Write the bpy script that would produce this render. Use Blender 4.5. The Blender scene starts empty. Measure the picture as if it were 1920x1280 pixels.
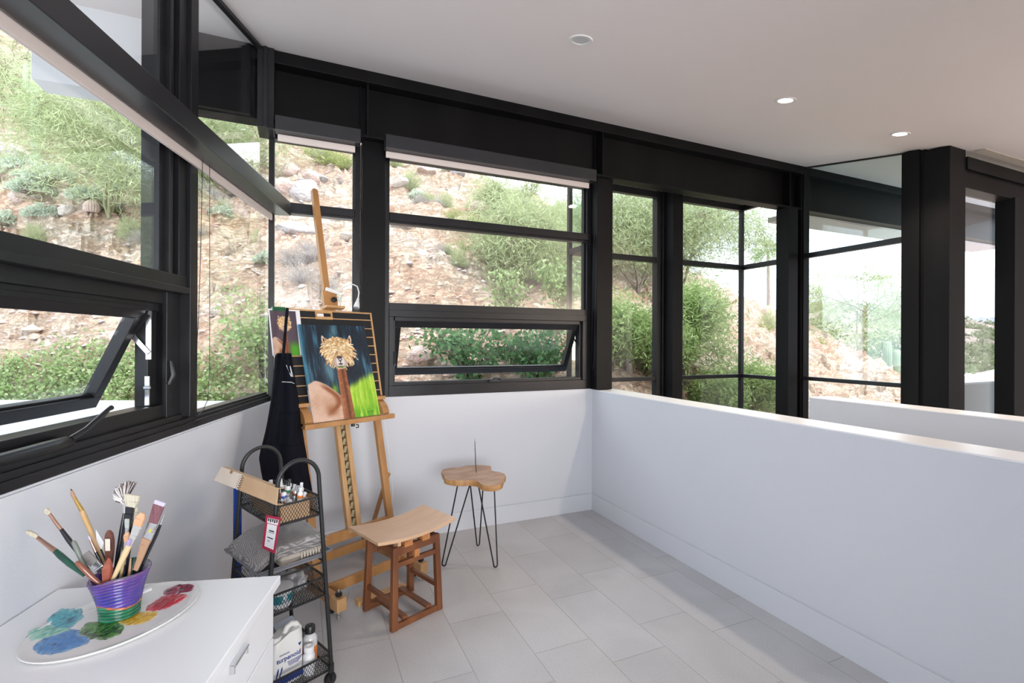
import bpy, math, random
import numpy as np
from mathutils import Vector, Matrix, noise as mnoise
rnd = random.Random(7)
nrg = np.random.default_rng(11)
SC = bpy.context.scene
COL = SC.collection
PI = math.pi
R = math.radians

# ------------------------------------------------------------------ camera, sky, sun, big lights, exposure
CAM_H = 1.48
YAW = math.atan((960 - 565) / 906.7)
cam_d = bpy.data.cameras.new('camera')
cam_d.lens = 17.0
cam_d.sensor_width = 36.0
cam_d.clip_start = 0.03
cam_d.clip_end = 600
cam = bpy.data.objects.new('camera', cam_d)
COL.objects.link(cam)
cam.matrix_world = Matrix.Translation((0, 0, CAM_H)) @ Matrix.Rotation(-YAW, 4, 'Z') @ Matrix.Rotation(R(90), 4, 'X') @ Matrix.Rotation(0.0044, 4, 'Z')
SC.camera = cam

world = bpy.data.worlds.new('sky'); SC.world = world
world.use_nodes = True
wn = world.node_tree.nodes; wl = world.node_tree.links
wn.clear()
w_out = wn.new('ShaderNodeOutputWorld'); w_bg = wn.new('ShaderNodeBackground')
w_tc = wn.new('ShaderNodeTexCoord'); w_map = wn.new('ShaderNodeMapping'); w_no = wn.new('ShaderNodeTexNoise')
w_cr = wn.new('ShaderNodeValToRGB'); w_mix = wn.new('ShaderNodeMix'); w_mix.data_type = 'RGBA'
w_map.inputs['Scale'].default_value = (1, 1, 3.5)
w_no.inputs['Scale'].default_value = 2.6; w_no.inputs['Detail'].default_value = 6
w_cr.color_ramp.elements[0].position = 0.36; w_cr.color_ramp.elements[1].position = 0.62
w_mix.inputs['A'].default_value = (0.62, 0.79, 1.0, 1); w_mix.inputs['B'].default_value = (0.92, 0.96, 1.0, 1)
wl.new(w_tc.outputs['Generated'], w_map.inputs['Vector']); wl.new(w_map.outputs['Vector'], w_no.inputs['Vector'])
wl.new(w_no.outputs['Fac'], w_cr.inputs['Fac']); wl.new(w_cr.outputs['Color'], w_mix.inputs['Factor'])
wl.new(w_mix.outputs['Result'], w_bg.inputs['Color']); wl.new(w_bg.outputs['Background'], w_out.inputs['Surface'])
w_bg.inputs['Strength'].default_value = 2.5

def lamp(name, kind, loc, energy, color=(1, 1, 1), target=None, **kw):
    d = bpy.data.lights.new(name, kind); d.energy = energy; d.color = color
    for k, v in kw.items(): setattr(d, k, v)
    o = bpy.data.objects.new(name, d); COL.objects.link(o); o.location = loc
    if target is not None:
        o.rotation_euler = (Vector(target) - Vector(loc)).to_track_quat('-Z', 'Y').to_euler()
    return o
lamp('sun', 'SUN', (0, 0, 30), 1.8, (1.0, 0.94, 0.87), target=Vector((0, 0, 30)) + Vector((-0.32, 0.72, -1.0)), angle=R(2.5))
# fill lamps added to brighten the room, behind the camera and over the landing
lamp('rear_fill', 'AREA', (0.3, -2.9, 1.2), 105, (0.93, 0.97, 1.0), target=(0.2, 3, 1.7), shape='RECTANGLE', size=2.6, size_y=1.6)
lamp('landing_fill', 'AREA', (5.6, -2.6, 1.5), 105, (1.0, 0.86, 0.72), target=(2.6, 2.6, 2.6), shape='RECTANGLE', size=3.4, size_y=1.0)
vs = SC.view_settings
vs.view_transform = 'Standard'; vs.look = 'None'; vs.gamma = 1.0; vs.exposure = 0.9
vs.use_curve_mapping = False
cy = SC.cycles
cy.use_denoising = True
cy.max_bounces = 8; cy.diffuse_bounces = 4; cy.glossy_bounces = 4; cy.transmission_bounces = 4; cy.transparent_max_bounces = 24
cy.caustics_reflective = False; cy.caustics_refractive = False
cy.sample_clamp_indirect = 6.0

# ------------------------------------------------------------------ helpers
def V(*a): return Vector(a)
FWD = V(math.sin(YAW), math.cos(YAW), 0); RGT = V(math.cos(YAW), -math.sin(YAW), 0)
def ray(px, py):
    x = px - 960; y = py - 640.0
    u = x + .0044 * y; v = y - .0044 * x
    return FWD + RGT * (u / 906.7) - V(0, 0, 1) * (v / 906.7)
def at(px, py, depth):
    """the point seen at a pixel at a distance measured along the view direction"""
    return V(0, 0, CAM_H) + ray(px, py) * depth

class Fr:
    """a local frame: origin and three axes"""
    def __init__(s, o, ax, ay, az=(0, 0, 1)):
        s.o = Vector(o); s.ax = Vector(ax); s.ay = Vector(ay); s.az = Vector(az)
    def __call__(s, x, y, z): return s.o + s.ax * x + s.ay * y + s.az * z
ID = Fr((0, 0, 0), (1, 0, 0), (0, 1, 0))

class MB:
    def __init__(s): s.v = []; s.f = []; s.m = []; s.mi = 0; s.uv = None
    def add(s, vs, fs):
        b = len(s.v); s.v += [tuple(p) for p in vs]
        s.f += [tuple(i + b for i in f) for f in fs]; s.m += [s.mi] * len(fs)
        return s
    def box(s, x0, x1, y0, y1, z0, z1, fr=ID):
        vs = [fr(x, y, z) for z in (z0, z1) for x, y in ((x0, y0), (x1, y0), (x1, y1), (x0, y1))]
        return s.add(vs, [(3, 2, 1, 0), (4, 5, 6, 7), (0, 1, 5, 4), (1, 2, 6, 5), (2, 3, 7, 6), (3, 0, 4, 7)])
    def bar(s, a, b, w, h, up=(0, 0, 1), w2=None, h2=None):
        """a straight bar from a to b; w across, h along 'up'"""
        a = Vector(a); b = Vector(b); d = (b - a).normalized(); up = Vector(up)
        sd = d.cross(up)
        if sd.length < 1e-5: sd = d.cross(V(1, 0, 0))
        sd.normalize(); u = sd.cross(d).normalized()
        w2 = w if w2 is None else w2; h2 = h if h2 is None else h2
        vs = []
        for p, ww, hh in ((a, w, h), (b, w2, h2)):
            for i, j in ((-1, -1), (1, -1), (1, 1), (-1, 1)): vs.append(p + sd * (i * ww / 2) + u * (j * hh / 2))
        return s.add(vs, [(3, 2, 1, 0), (4, 5, 6, 7), (0, 1, 5, 4), (1, 2, 6, 5), (2, 3, 7, 6), (3, 0, 4, 7)])
    def prism(s, pts, h, fr=ID, z0=0.0):
        n = len(pts)
        vs = [fr(p[0], p[1], z0) for p in pts] + [fr(p[0], p[1], z0 + h) for p in pts]
        fs = [tuple(range(n - 1, -1, -1)), tuple(range(n, 2 * n))] + [(i, (i + 1) % n, n + (i + 1) % n, n + i) for i in range(n)]
        return s.add(vs, fs)
    def tube(s, path, rad, n=10, closed=False, flat=None, cap=True):
        """a tube along points; rad a number or one per point; flat=(a, b) scales the two cross directions"""
        P = [Vector(p) for p in path]; k = len(P)
        rr = list(rad) if hasattr(rad, '__len__') else [rad] * k
        fl = flat or (1, 1)
        t0 = (P[1] - P[0]).normalized()
        ref = V(0, 0, 1) if abs(t0.z) < 0.9 else V(1, 0, 0)
        x = t0.cross(ref).normalized(); vs = []; fs = []
        for i in range(k):
            if closed: t = (P[(i + 1) % k] - P[i - 1])
            else: t = P[min(i + 1, k - 1)] - P[max(i - 1, 0)]
            if t.length < 1e-9: t = t0
            t.normalize(); x = (x - t * x.dot(t))
            if x.length < 1e-6: x = t.cross(V(0.3, 0.5, 0.8))
            x.normalize(); y = t.cross(x)
            for j in range(n):
                a = 2 * PI * j / n
                vs.append(P[i] + x * (math.cos(a) * rr[i] * fl[0]) + y * (math.sin(a) * rr[i] * fl[1]))
        for i in range(k if closed else k - 1):
            i2 = (i + 1) % k
            for j in range(n):
                j2 = (j + 1) % n; fs.append((i * n + j, i * n + j2, i2 * n + j2, i2 * n + j))
        if cap and not closed:
            fs.append(tuple(range(n - 1, -1, -1))); fs.append(tuple((k - 1) * n + j for j in range(n)))
        return s.add(vs, fs)
    def lathe(s, prof, n=24, c=(0, 0, 0), fr=None, wob=None):
        """turn (r, z) pairs about the z axis"""
        c = Vector(c); vs = []; fs = []; k = len(prof)
        for i, (r, z) in enumerate(prof):
            for j in range(n):
                a = 2 * PI * j / n; q = (r * math.cos(a), r * math.sin(a), z)
                if wob: q = wob(q, a, i)
                vs.append(fr(*q) if fr else c + Vector(q))
        for i in range(k - 1):
            for j in range(n):
                j2 = (j + 1) % n; fs.append((i * n + j, i * n + j2, (i + 1) * n + j2, (i + 1) * n + j))
        if prof[0][0] > 1e-6: fs.append(tuple(range(n - 1, -1, -1)))
        if prof[-1][0] > 1e-6: fs.append(tuple((k - 1) * n + j for j in range(n)))
        return s.add(vs, fs)
    def grid(s, fn, nu, nv, close_u=False):
        vs = [fn(i / (nu if close_u else nu - 1), j / (nv - 1)) for j in range(nv) for i in range(nu)]
        fs = [(j * nu + i, j * nu + (i + 1) % nu, (j + 1) * nu + (i + 1) % nu, (j + 1) * nu + i) for j in range(nv - 1) for i in range(nu if close_u else nu - 1)]
        return s.add(vs, fs)
    def build(s, name, mat, parent=None, smooth=False, bevel=0.0, loc=None, rotz=0.0, kind=None, seg=2, solid=0.0, weld=False):
        me = bpy.data.meshes.new(name); me.from_pydata(s.v, [], s.f)
        for m in (mat if isinstance(mat, (list, tuple)) else [mat]): me.materials.append(m)
        if any(s.m): me.polygons.foreach_set('material_index', s.m)
        o = bpy.data.objects.new(name, me); COL.objects.link(o)
        if parent is not None: o.parent = parent
        if loc is not None: o.location = loc
        o.rotation_euler.z = rotz
        if smooth:
            me.polygons.foreach_set('use_smooth', [True] * len(me.polygons))
            if smooth != 'all': me.set_sharp_from_angle(angle=R(38))
        if bevel:
            b = o.modifiers.new('bevel', 'BEVEL'); b.width = bevel; b.segments = seg; b.limit_method = 'ANGLE'; b.angle_limit = R(50)
        if solid:
            d = o.modifiers.new('solid', 'SOLIDIFY'); d.thickness = solid; d.offset = 0
        me.update()
        if kind: o['kind'] = kind
        return o

def tag(o, label, cat=None, group=None, kind=None):
    o['label'] = label
    if cat: o['category'] = cat
    if group: o['group'] = group
    if kind: o['kind'] = kind
    return o
def thing(name, label, cat, loc=(0, 0, 0), rotz=0.0, group=None, kind=None):
    o = bpy.data.objects.new(name, None); COL.objects.link(o)
    o.empty_display_size = 0.1; o.location = loc; o.rotation_euler.z = rotz
    return tag(o, label, cat, group, kind)
def copy_tree(o, parent=None):
    c = o.copy(); COL.objects.link(c)
    if parent is not None: c.parent = parent
    for ch in list(o.children): copy_tree(ch, c)
    return c
def text_mesh(body, size, fr, name, mat, parent, bold=0.0, squash=1.0, depth=0.0003, align='CENTER'):
    cu = bpy.data.curves.new('lettering', 'FONT'); cu.body = body; cu.size = size; cu.align_x = align; cu.align_y = 'CENTER'
    cu.offset = bold; cu.resolution_u = 3
    to = bpy.data.objects.new('lettering', cu); COL.objects.link(to)
    dg = bpy.context.evaluated_depsgraph_get(); me0 = to.evaluated_get(dg).to_mesh()
    m = MB(); m.add([fr(v.co.x * squash, v.co.y, depth) for v in me0.vertices], [tuple(p.vertices) for p in me0.polygons])
    to.evaluated_get(dg).to_mesh_clear(); bpy.data.objects.remove(to); bpy.data.curves.remove(cu)
    return m.build(name, mat, parent)

# ------------------------------------------------------------------ materials
def srgb(r, g, b):
    f = lambda c: (c / 255 / 12.92) if c / 255 <= .04045 else ((c / 255 + .055) / 1.055) ** 2.4
    return (f(r), f(g), f(b), 1)
MATS = {}
def mat(name, col, rough=0.5, metal=0.0, col2=None, scale=20.0, stretch=(1, 1, 1), bump=0.0, bscale=None, detail=4, lo=0.35, hi=0.65, spec=None, coat=0.0, trans=0.0, ior=None, rot=(0, 0, 0), emit=None, sheen=0.0, kind='noise'):
    m = bpy.data.materials.new(name); m.use_nodes = True
    nt = m.node_tree; b = nt.nodes['Principled BSDF']
    b.inputs['Base Color'].default_value = col; b.inputs['Roughness'].default_value = rough; b.inputs['Metallic'].default_value = metal
    if spec is not None: b.inputs['Specular IOR Level'].default_value = spec
    if coat: b.inputs['Coat Weight'].default_value = coat; b.inputs['Coat Roughness'].default_value = 0.08
    if trans: b.inputs['Transmission Weight'].default_value = trans
    if ior: b.inputs['IOR'].default_value = ior
    if sheen: b.inputs['Sheen Weight'].default_value = sheen
    if emit: b.inputs['Emission Color'].default_value = emit[0]; b.inputs['Emission Strength'].default_value = emit[1]
    if col2 is not None or bump:
        tc = nt.nodes.new('ShaderNodeTexCoord'); mp = nt.nodes.new('ShaderNodeMapping')
        mp.inputs['Scale'].default_value = stretch; mp.inputs['Rotation'].default_value = rot
        nt.links.new(tc.outputs['Object'], mp.inputs['Vector'])
        if kind == 'wave':
            tx = nt.nodes.new('ShaderNodeTexWave'); tx.inputs['Scale'].default_value = scale; tx.inputs['Distortion'].default_value = 6; tx.inputs['Detail'].default_value = detail
            tx.inputs['Detail Scale'].default_value = 1.2
        else:
            tx = nt.nodes.new('ShaderNodeTexNoise'); tx.inputs['Scale'].default_value = scale; tx.inputs['Detail'].default_value = detail
        nt.links.new(mp.outputs['Vector'], tx.inputs['Vector'])
        fac = tx.outputs['Fac']
        if col2 is not None:
            cr = nt.nodes.new('ShaderNodeValToRGB'); cr.color_ramp.elements[0].position = lo; cr.color_ramp.elements[1].position = hi
            cr.color_ramp.elements[0].color = col; cr.color_ramp.elements[1].color = col2
            nt.links.new(fac, cr.inputs['Fac']); nt.links.new(cr.outputs['Color'], b.inputs['Base Color'])
        if bump:
            bp = nt.nodes.new('ShaderNodeBump'); bp.inputs['Strength'].default_value = 1.0; bp.inputs['Distance'].default_value = bump
            t2 = tx
            if bscale:
                t2 = nt.nodes.new('ShaderNodeTexNoise'); t2.inputs['Scale'].default_value = bscale; t2.inputs['Detail'].default_value = 5
                nt.links.new(mp.outputs['Vector'], t2.inputs['Vector'])
            nt.links.new(t2.outputs['Fac'], bp.inputs['Height']); nt.links.new(bp.outputs['Normal'], b.inputs['Normal'])
    MATS[name] = m
    return m
def painted(name, rough=0.5, coat=0.0, spec=None):
    """a surface whose own pigments are stored per vertex"""
    m = bpy.data.materials.new(name); m.use_nodes = True; nt = m.node_tree; b = nt.nodes['Principled BSDF']
    a = nt.nodes.new('ShaderNodeAttribute'); a.attribute_name = 'pigment'
    nt.links.new(a.outputs['Color'], b.inputs['Base Color']); b.inputs['Roughness'].default_value = rough
    if coat: b.inputs['Coat Weight'].default_value = coat
    if spec is not None: b.inputs['Specular IOR Level'].default_value = spec
    return m
def set_pigment(o, rgb):
    """rgb: (n_vertices, 3) sRGB 0..1"""
    c = np.clip(np.asarray(rgb, float), 0, 1); lin = np.where(c <= .04045, c / 12.92, ((c + .055) / 1.055) ** 2.4)
    at_ = o.data.color_attributes.new('pigment', 'FLOAT_COLOR', 'POINT')
    at_.data.foreach_set('color', np.c_[lin, np.ones(len(lin))].astype(np.float32).ravel())

def glass_mat(name, tint=(1, 1, 1, 1), refl=1.0, ior=1.5):
    m = bpy.data.materials.new(name); m.use_nodes = True; nt = m.node_tree; nt.nodes.clear()
    o = nt.nodes.new('ShaderNodeOutputMaterial'); tr = nt.nodes.new('ShaderNodeBsdfTransparent'); gl = nt.nodes.new('ShaderNodeBsdfGlossy')
    mx = nt.nodes.new('ShaderNodeMixShader'); ge = nt.nodes.new('ShaderNodeNewGeometry'); dt = nt.nodes.new('ShaderNodeVectorMath'); dt.operation = 'DOT_PRODUCT'
    def mth(op, a, b_=None):
        n = nt.nodes.new('ShaderNodeMath'); n.operation = op
        for i, x in enumerate((a, b_)):
            if x is None: continue
            if isinstance(x, (int, float)): n.inputs[i].default_value = x
            else: nt.links.new(x, n.inputs[i])
        return n.outputs[0]
    gl.inputs['Roughness'].default_value = 0.0; tr.inputs['Color'].default_value = tint; gl.inputs['Color'].default_value = (1, 1, 1, 1)
    nt.links.new(ge.outputs['Incoming'], dt.inputs[0]); nt.links.new(ge.outputs['Normal'], dt.inputs[1])
    f0 = ((ior - 1) / (ior + 1)) ** 2 * refl       # both faces alike: Schlick's reflectance from the angle of view
    c5 = mth('POWER', mth('SUBTRACT', 1.0, mth('ABSOLUTE', dt.outputs['Value'])), 5.0)
    nt.links.new(mth('ADD', mth('MULTIPLY', c5, 1 - f0), f0), mx.inputs['Fac'])
    nt.links.new(tr.outputs['BSDF'], mx.inputs[1]); nt.links.new(gl.outputs['BSDF'], mx.inputs[2]); nt.links.new(mx.outputs['Shader'], o.inputs['Surface'])
    return m
M_WALL = mat('white_wall_paint', (.645, .662, .705, 1), .7, bump=.0004, scale=90)
M_CEIL = mat('ceiling_paint', (.77, .70, .685, 1), .8, bump=.0004, scale=80)
M_BASE = mat('baseboard_paint', (.655, .672, .715, 1), .55)
M_FRAME = mat('dark_bronze_aluminium', (.011, .0105, .0125, 1), .36, col2=(.015, .0145, .016, 1), scale=6, spec=.3)
M_STEEL = mat('blackened_steel', (.0045, .0042, .0046, 1), .45, spec=.12, col2=(.0075, .007, .0076, 1), scale=5, stretch=(1, 1, .15))
M_GASK = mat('black_gasket', (.008, .008, .009, 1), .6)
M_GLASS = glass_mat('window_glass', (.99, .995, .99, 1), 1.3, 1.5)
M_GLASSG = glass_mat('green_edge_glass', (.86, .93, .90, 1), 1.0, 1.5)
M_CASS = mat('satin_anodised', (.020, .020, .023, 1), .30, col2=(.026, .025, .028, 1), scale=6, spec=.45)
M_SHADE = mat('shade_fabric', (.66, .57, .53, 1), .8, bump=.0003, scale=400)
M_CHROME = mat('polished_metal', (.75, .75, .76, 1), .18, 1.0)
M_STAIN = mat('stainless', (.62, .62, .62, 1), .35, 1.0)
M_BLACK = mat('black_plastic', (.012, .012, .013, 1), .35)
M_BLKMET = mat('black_powder_coat', (.011, .011, .012, 1), .45)
M_WHITE = mat('white_lacquer', (.87, .88, .90, 1), .32, spec=.4)
# ------------------------------------------------------------------ the room
YB = 3.63; XK = 2.356
TH = R(15.319)
LD = V(math.sin(TH), math.cos(TH), 0); LN = V(math.cos(TH), -math.sin(TH), 0)
LC = V(-0.18, YB, 0)
FL = Fr(LC, -LD, LN)                     # along the left wall towards the camera, out into the room, up
def ceil_z(y): return 3.38 + .19 * (y - YB)
def struct(name, mb, m, **k): return mb.build(name, m, kind='structure', **k)

# floor tiles
mf = bpy.data.materials.new('porcelain_floor_tiles'); mf.use_nodes = True; nt = mf.node_tree; bs = nt.nodes['Principled BSDF']
tc = nt.nodes.new('ShaderNodeTexCoord'); sx = nt.nodes.new('ShaderNodeSeparateXYZ'); cx = nt.nodes.new('ShaderNodeCombineXYZ')
ax_ = nt.nodes.new('ShaderNodeMath'); ax_.operation = 'SUBTRACT'; ax_.inputs[1].default_value = .285 - 5.9
ay_ = nt.nodes.new('ShaderNodeMath'); ay_.operation = 'SUBTRACT'; ay_.inputs[1].default_value = .105 - 6.1
bk = nt.nodes.new('ShaderNodeTexBrick'); bk.offset = .333; bk.offset_frequency = 2
for k, v in (('Scale', 1), ('Mortar Size', .0022), ('Mortar Smooth', .1), ('Bias', 0), ('Brick Width', .59), ('Row Height', .305)): bk.inputs[k].default_value = v
bk.inputs['Color1'].default_value = (.455, .442, .442, 1); bk.inputs['Color2'].default_value = (.50, .49, .492, 1); bk.inputs['Mortar'].default_value = (.36, .34, .32, 1)
n1 = nt.nodes.new('ShaderNodeTexNoise'); n1.inputs['Scale'].default_value = 2.2; n1.inputs['Detail'].default_value = 6; n1.inputs['Distortion'].default_value = .8
n2 = nt.nodes.new('ShaderNodeTexNoise'); n2.inputs['Scale'].default_value = 160; n2.inputs['Detail'].default_value = 2
mx1 = nt.nodes.new('ShaderNodeMix'); mx1.data_type = 'RGBA'; mx1.blend_type = 'OVERLAY'; mx1.inputs['Factor'].default_value = .22
mx2 = nt.nodes.new('ShaderNodeMix'); mx2.data_type = 'RGBA'; mx2.blend_type = 'OVERLAY'; mx2.inputs['Factor'].default_value = .22
L = nt.links.new
L(tc.outputs['Object'], sx.inputs[0]); L(sx.outputs['Y'], ax_.inputs[0]); L(sx.outputs['X'], ay_.inputs[0]); L(ax_.outputs[0], cx.inputs['X']); L(ay_.outputs[0], cx.inputs['Y'])
L(cx.outputs[0], bk.inputs['Vector']); L(tc.outputs['Object'], n1.inputs['Vector']); L(tc.outputs['Object'], n2.inputs['Vector'])
L(bk.outputs['Color'], mx1.inputs['A']); L(n1.outputs['Fac'], mx1.inputs['B']); L(mx1.outputs['Result'], mx2.inputs['A']); L(n2.outputs['Fac'], mx2.inputs['B'])
L(mx2.outputs['Result'], bs.inputs['Base Color']); bs.inputs['Roughness'].default_value = .42
bp = nt.nodes.new('ShaderNodeBump'); bp.inputs['Distance'].default_value = .001; bp.invert = True
L(bk.outputs['Fac'], bp.inputs['Height']); L(bp.outputs['Normal'], bs.inputs['Normal'])

def lpt(s, off=0): p = FL(s, off, 0); return (p.x, p.y)
struct('floor', MB().prism([lpt(7.1, -.1), (2.42, -3.2), (2.42, YB + .05), lpt(-.05, -.1)], -.12), mf)
struct('floor_landing', MB().prism([(3.6, -3.2), (7.7, -3.2), (7.7, 2.3), (4.9, 2.3), (4.9, 2.56), (3.6, 2.56)], -.12), mf)
struct('floor_stairwell', MB().box(2.3, 5.1, -3.2, 4.5, -1.72, -1.6), mf)
cl = MB()
def slab(x0, x1, y0, y1, th=.14, mb=cl):
    vs = [(x, y, ceil_z(y) + d) for d in (0, th) for x, y in ((x0, y0), (x1, y0), (x1, y1), (x0, y1))]
    mb.add(vs, [(3, 2, 1, 0), (4, 5, 6, 7), (0, 1, 5, 4), (1, 2, 6, 5), (2, 3, 7, 6), (3, 0, 4, 7)])
slab(-2.6, 9.6, -3.2, 3.66)
struct('ceiling', cl, M_CEIL)

w = MB().box(-.1, 7.1, -.16, 0.004, 0, 1.076, FL).box(-.1, 7.1, -.16, .012, .152, 1.070, FL)
for s0, s1 in ((2.5, 7.1),):
    q0, q1 = FL(s0, 0, 0), FL(s1, 0, 0); vs = [FL(s, o_, z) for o_ in (-.16, .012) for s, z in ((s0, 1.0), (s1, 1.0), (s1, ceil_z(q1.y) + .02), (s0, ceil_z(q0.y) + .02))]
    w.add(vs, [(0, 1, 2, 3), (7, 6, 5, 4), (0, 4, 5, 1), (1, 5, 6, 2), (2, 6, 7, 3), (3, 7, 4, 0)])
struct('wall_left', w, M_WALL)
struct('baseboard_left', MB().box(.0, 7.1, -.05, .012, 0, .143, FL), M_BASE)
w = MB().box(-.32, 2.50, YB + .006, YB + .2, 0, 1.068).box(-.2, XK + .02, YB, YB + .1, .152, 1.068)
struct('wall_back', w, M_WALL)
struct('baseboard_back', MB().box(-.16, XK, YB, YB + .03, 0, .143), M_BASE)
w = MB().box(XK + .006, XK + .20, -3.2, YB + .1, -1.6, .16).box(XK, XK + .20, -3.2, YB + .1, .152, 1.052)
struct('wall_right', w, M_WALL, bevel=.002)
struct('baseboard_right', MB().box(XK, XK + .03, -3.2, YB, 0, .143), M_BASE)
struct('wall_stairs', MB().box(3.555, 3.765, -3.2, 2.475, -1.6, 1.056), M_WALL)
M_CAP = mat('gloss_lit_cap', (.86, .86, .88, 1), .34, spec=.9)  # gloss cap; its whiter base stands in for light falling on the tops
struct('trim_lit_top_right', MB().box(XK - .0006, XK + .2006, -3.2, YB + .1, 1.052, 1.062), M_CAP, bevel=.002)
struct('trim_lit_top_stairs', MB().box(3.5544, 3.7656, -3.2, 2.4756, 1.056, 1.066), M_CAP, bevel=.002)
struct('wall_landing', MB().box(3.6, 4.86, 2.44, 2.56, -1.6, 0), M_WALL)
struct('light_blocker', MB().box(1.15, 2.44, -.62, -.45, 0, 2.56), M_WALL)  # unseen panel added behind the camera; keeps the rear fill off the right wall
struct('wall_rear', MB().box(-2.6, 7.8, -3.35, -3.2, -1.7, 2.6), M_WALL)
struct('wall_far_right', MB().box(7.6, 7.75, -3.2, 2.4, -1.7, 3.2), M_WALL)

# the steel beam over the back windows runs on past the glass on both sides
struct('trim_eave_end', MB().box(-1.345, -.75, 3.44, 3.61, 2.893, 3.345), mat('grey_fascia', (.62, .62, .63, 1), .8, bump=.0006, scale=150))
b = MB().box(-.8, 9.4, 3.57, 3.60, 2.905, 3.376).box(-.8, 9.4, 3.485, 3.61, 2.895, 2.913)
b.box(-.8, 9.4, 3.47, 3.61, 3.27, 3.352)
b.box(-.75, -.30, 3.44, 3.60, 2.90, 3.343)
for x in (.418, 2.362, 4.70): b.box(x - .006, x + .006, 3.487, 3.58, 2.905, 3.28)
for x in (.375, 2.32): b.box(x - .004, x + .004, 3.55, 3.575, 2.905, 3.28)
struct('trim_roof_beam', b, M_STEEL, bevel=.002)
struct('trim_eave_soffit', MB().box(4.98, 9.4, 3.612, 3.98, 2.875, 2.93), mat('pinkish_soffit', (.62, .53, .52, 1), .8))
# posts
def post(name, x0, x1, y0, y1, z0, z1): struct(name, MB().box(x0, x1, y0, y1, z0, z1), M_STEEL, bevel=.003)
post('trim_post_easel', .389, .551, 3.552, 3.66, 1.068, 2.897)
post('trim_post_corner', 2.335, 2.495, 3.53, 3.68, 1.066, 2.897)
struct('trim_post_stair', MB().box(4.657, 4.80, 3.475, 3.62, -1.6, 2.897).box(4.79, 4.92, 3.55, 3.60, -1.6, 2.897), M_STEEL, bevel=.003)
post('trim_post_bay', 3.70, 3.84, 4.12, 4.26, -1.6, 3.16)
b = MB().box(-.262, -.166, 3.44, 3.632, 2.83, ceil_z(3.44)).box(-.225, -.205, 3.425, 3.45, 2.83, ceil_z(3.42))
struct('trim_corner_head', b, M_FRAME, bevel=.003)
b = MB().box(4.89, 4.98, 3.475, 3.60, -1.6, 3.37).box(4.87, 4.915, 3.49, 3.53, -1.6, 3.36)
struct('trim_glass_corner', b, M_STEEL, bevel=.003)
b = MB().box(4.895, 5.135, 2.214, 2.40, -.1, ceil_z(2.3)).box(4.872, 4.97, 2.42, 2.555, -1.6, ceil_z(2.5)).box(4.9, 4.96, 2.39, 2.43, -1.6, ceil_z(2.4))
struct('trim_landing_column', b, M_STEEL, bevel=.004)

# ------------------------------------------------------------------ windows
WN = [0]
def window(label):
    WN[0] += 1
    t = thing('window_%d' % WN[0], label, 'window', kind='structure'); return t
def pane(parent, mb, name='pane', m=None): return mb.build(name, m or M_GLASS, parent)
GY0, GY1 = 3.662, 3.669

def sash(parent, fr, x0, x1, h, ang, dz=.05):
    """an awning sash hinged on its top edge; fr: origin on the hinge line, ay pointing outdoors"""
    ca, sa = math.cos(ang), math.sin(ang)
    f2 = Fr(fr.o, fr.ax, fr.ay * ca + V(0, 0, 1) * sa, fr.ay * sa - V(0, 0, 1) * ca)   # z runs down the sash
    s = MB().box(x0, x1, 0, .045, 0, .055, f2).box(x0, x1, 0, .045, h - .05, h, f2).box(x0, x0 + .045, 0, .045, .055, h - .05, f2).box(x1 - .045, x1, 0, .045, .055, h - .05, f2)
    s.box(x0 + .03, x1 - .03, .012, .03, .04, .062, f2).box(x0 + .03, x1 - .03, .012, .03, h - .058, h - .04, f2)
    so = s.build('sash', M_FRAME, parent, bevel=.002)
    MB().box(x0 + .035, x1 - .035, .018, .024, .045, h - .045, f2).build('pane', M_GLASS, so)
    return so, f2

# back wall, small window left of the first post
t = window('tall narrow window with one dark transom bar, behind the easel')
f = MB().box(-.205, -.170, YB - .01, 3.70, 1.068, 2.86).box(.346, .386, YB, 3.70, 1.068, 2.9).box(.336, .35, YB + .02, 3.70, 1.1, 2.9)
f.box(-.17, .346, YB, 3.70, 1.068, 1.12).box(-.17, .346, YB, 3.70, 2.84, 2.9).box(-.17, .346, YB - .004, 3.70, 2.366, 2.421).box(-.17, .346, YB, 3.70, 2.350, 2.367)
f.build('frame', M_FRAME, t, bevel=.002)
pane(t, MB().box(-.172, .34, GY0, GY1, 1.115, 2.355)); pane(t, MB().box(-.172, .34, GY0, GY1, 2.415, 2.86))

# back wall, the wide window with an awning sash
t = window('wide black-framed window above the white wall with the awning sash standing open')
f = MB().box(.546, .592, YB, 3.70, 1.068, 2.9).box(2.296, 2.345, YB, 3.70, 1.068, 2.9).box(2.28, 2.30, YB + .03, 3.70, 1.76, 2.9)
f.box(.59, 2.30, YB, 3.70, 2.83, 2.9).box(.59, 2.30, YB - .02, 3.70, 2.368, 2.425).box(.59, 2.30, YB, 3.70, 2.352, 2.369)
f.box(.592, 2.296, YB, 3.70, 1.708, 1.762).box(.592, 2.296, YB - .006, 3.69, 1.66, 1.710).box(.592, 2.296, YB - .006, 3.70, 1.068, 1.148)
f.box(.592, .625, YB - .006, 3.70, 1.148, 1.66).box(2.255, 2.296, YB - .006, 3.70, 1.148, 1.66)
f.box(.625, .64, YB + .02, 3.72, 1.148, 1.66).box(2.235, 2.255, YB + .02, 3.72, 1.148, 1.66).box(.625, 2.25, YB + .02, 3.72, 1.63, 1.66).box(.625, 2.25, YB + .012, 3.72, 1.148, 1.172)
f.build('frame', M_FRAME, t, bevel=.002)
pane(t, MB().box(.585, 2.29, GY0, GY1, 1.755, 2.357)); pane(t, MB().box(.585, 2.29, GY0, GY1, 2.42, 2.84))
so, f2 = sash(t, Fr((0, YB + .03, 1.632), (1, 0, 0), (0, 1, 0)), .645, 2.23, .475, R(27))
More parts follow.
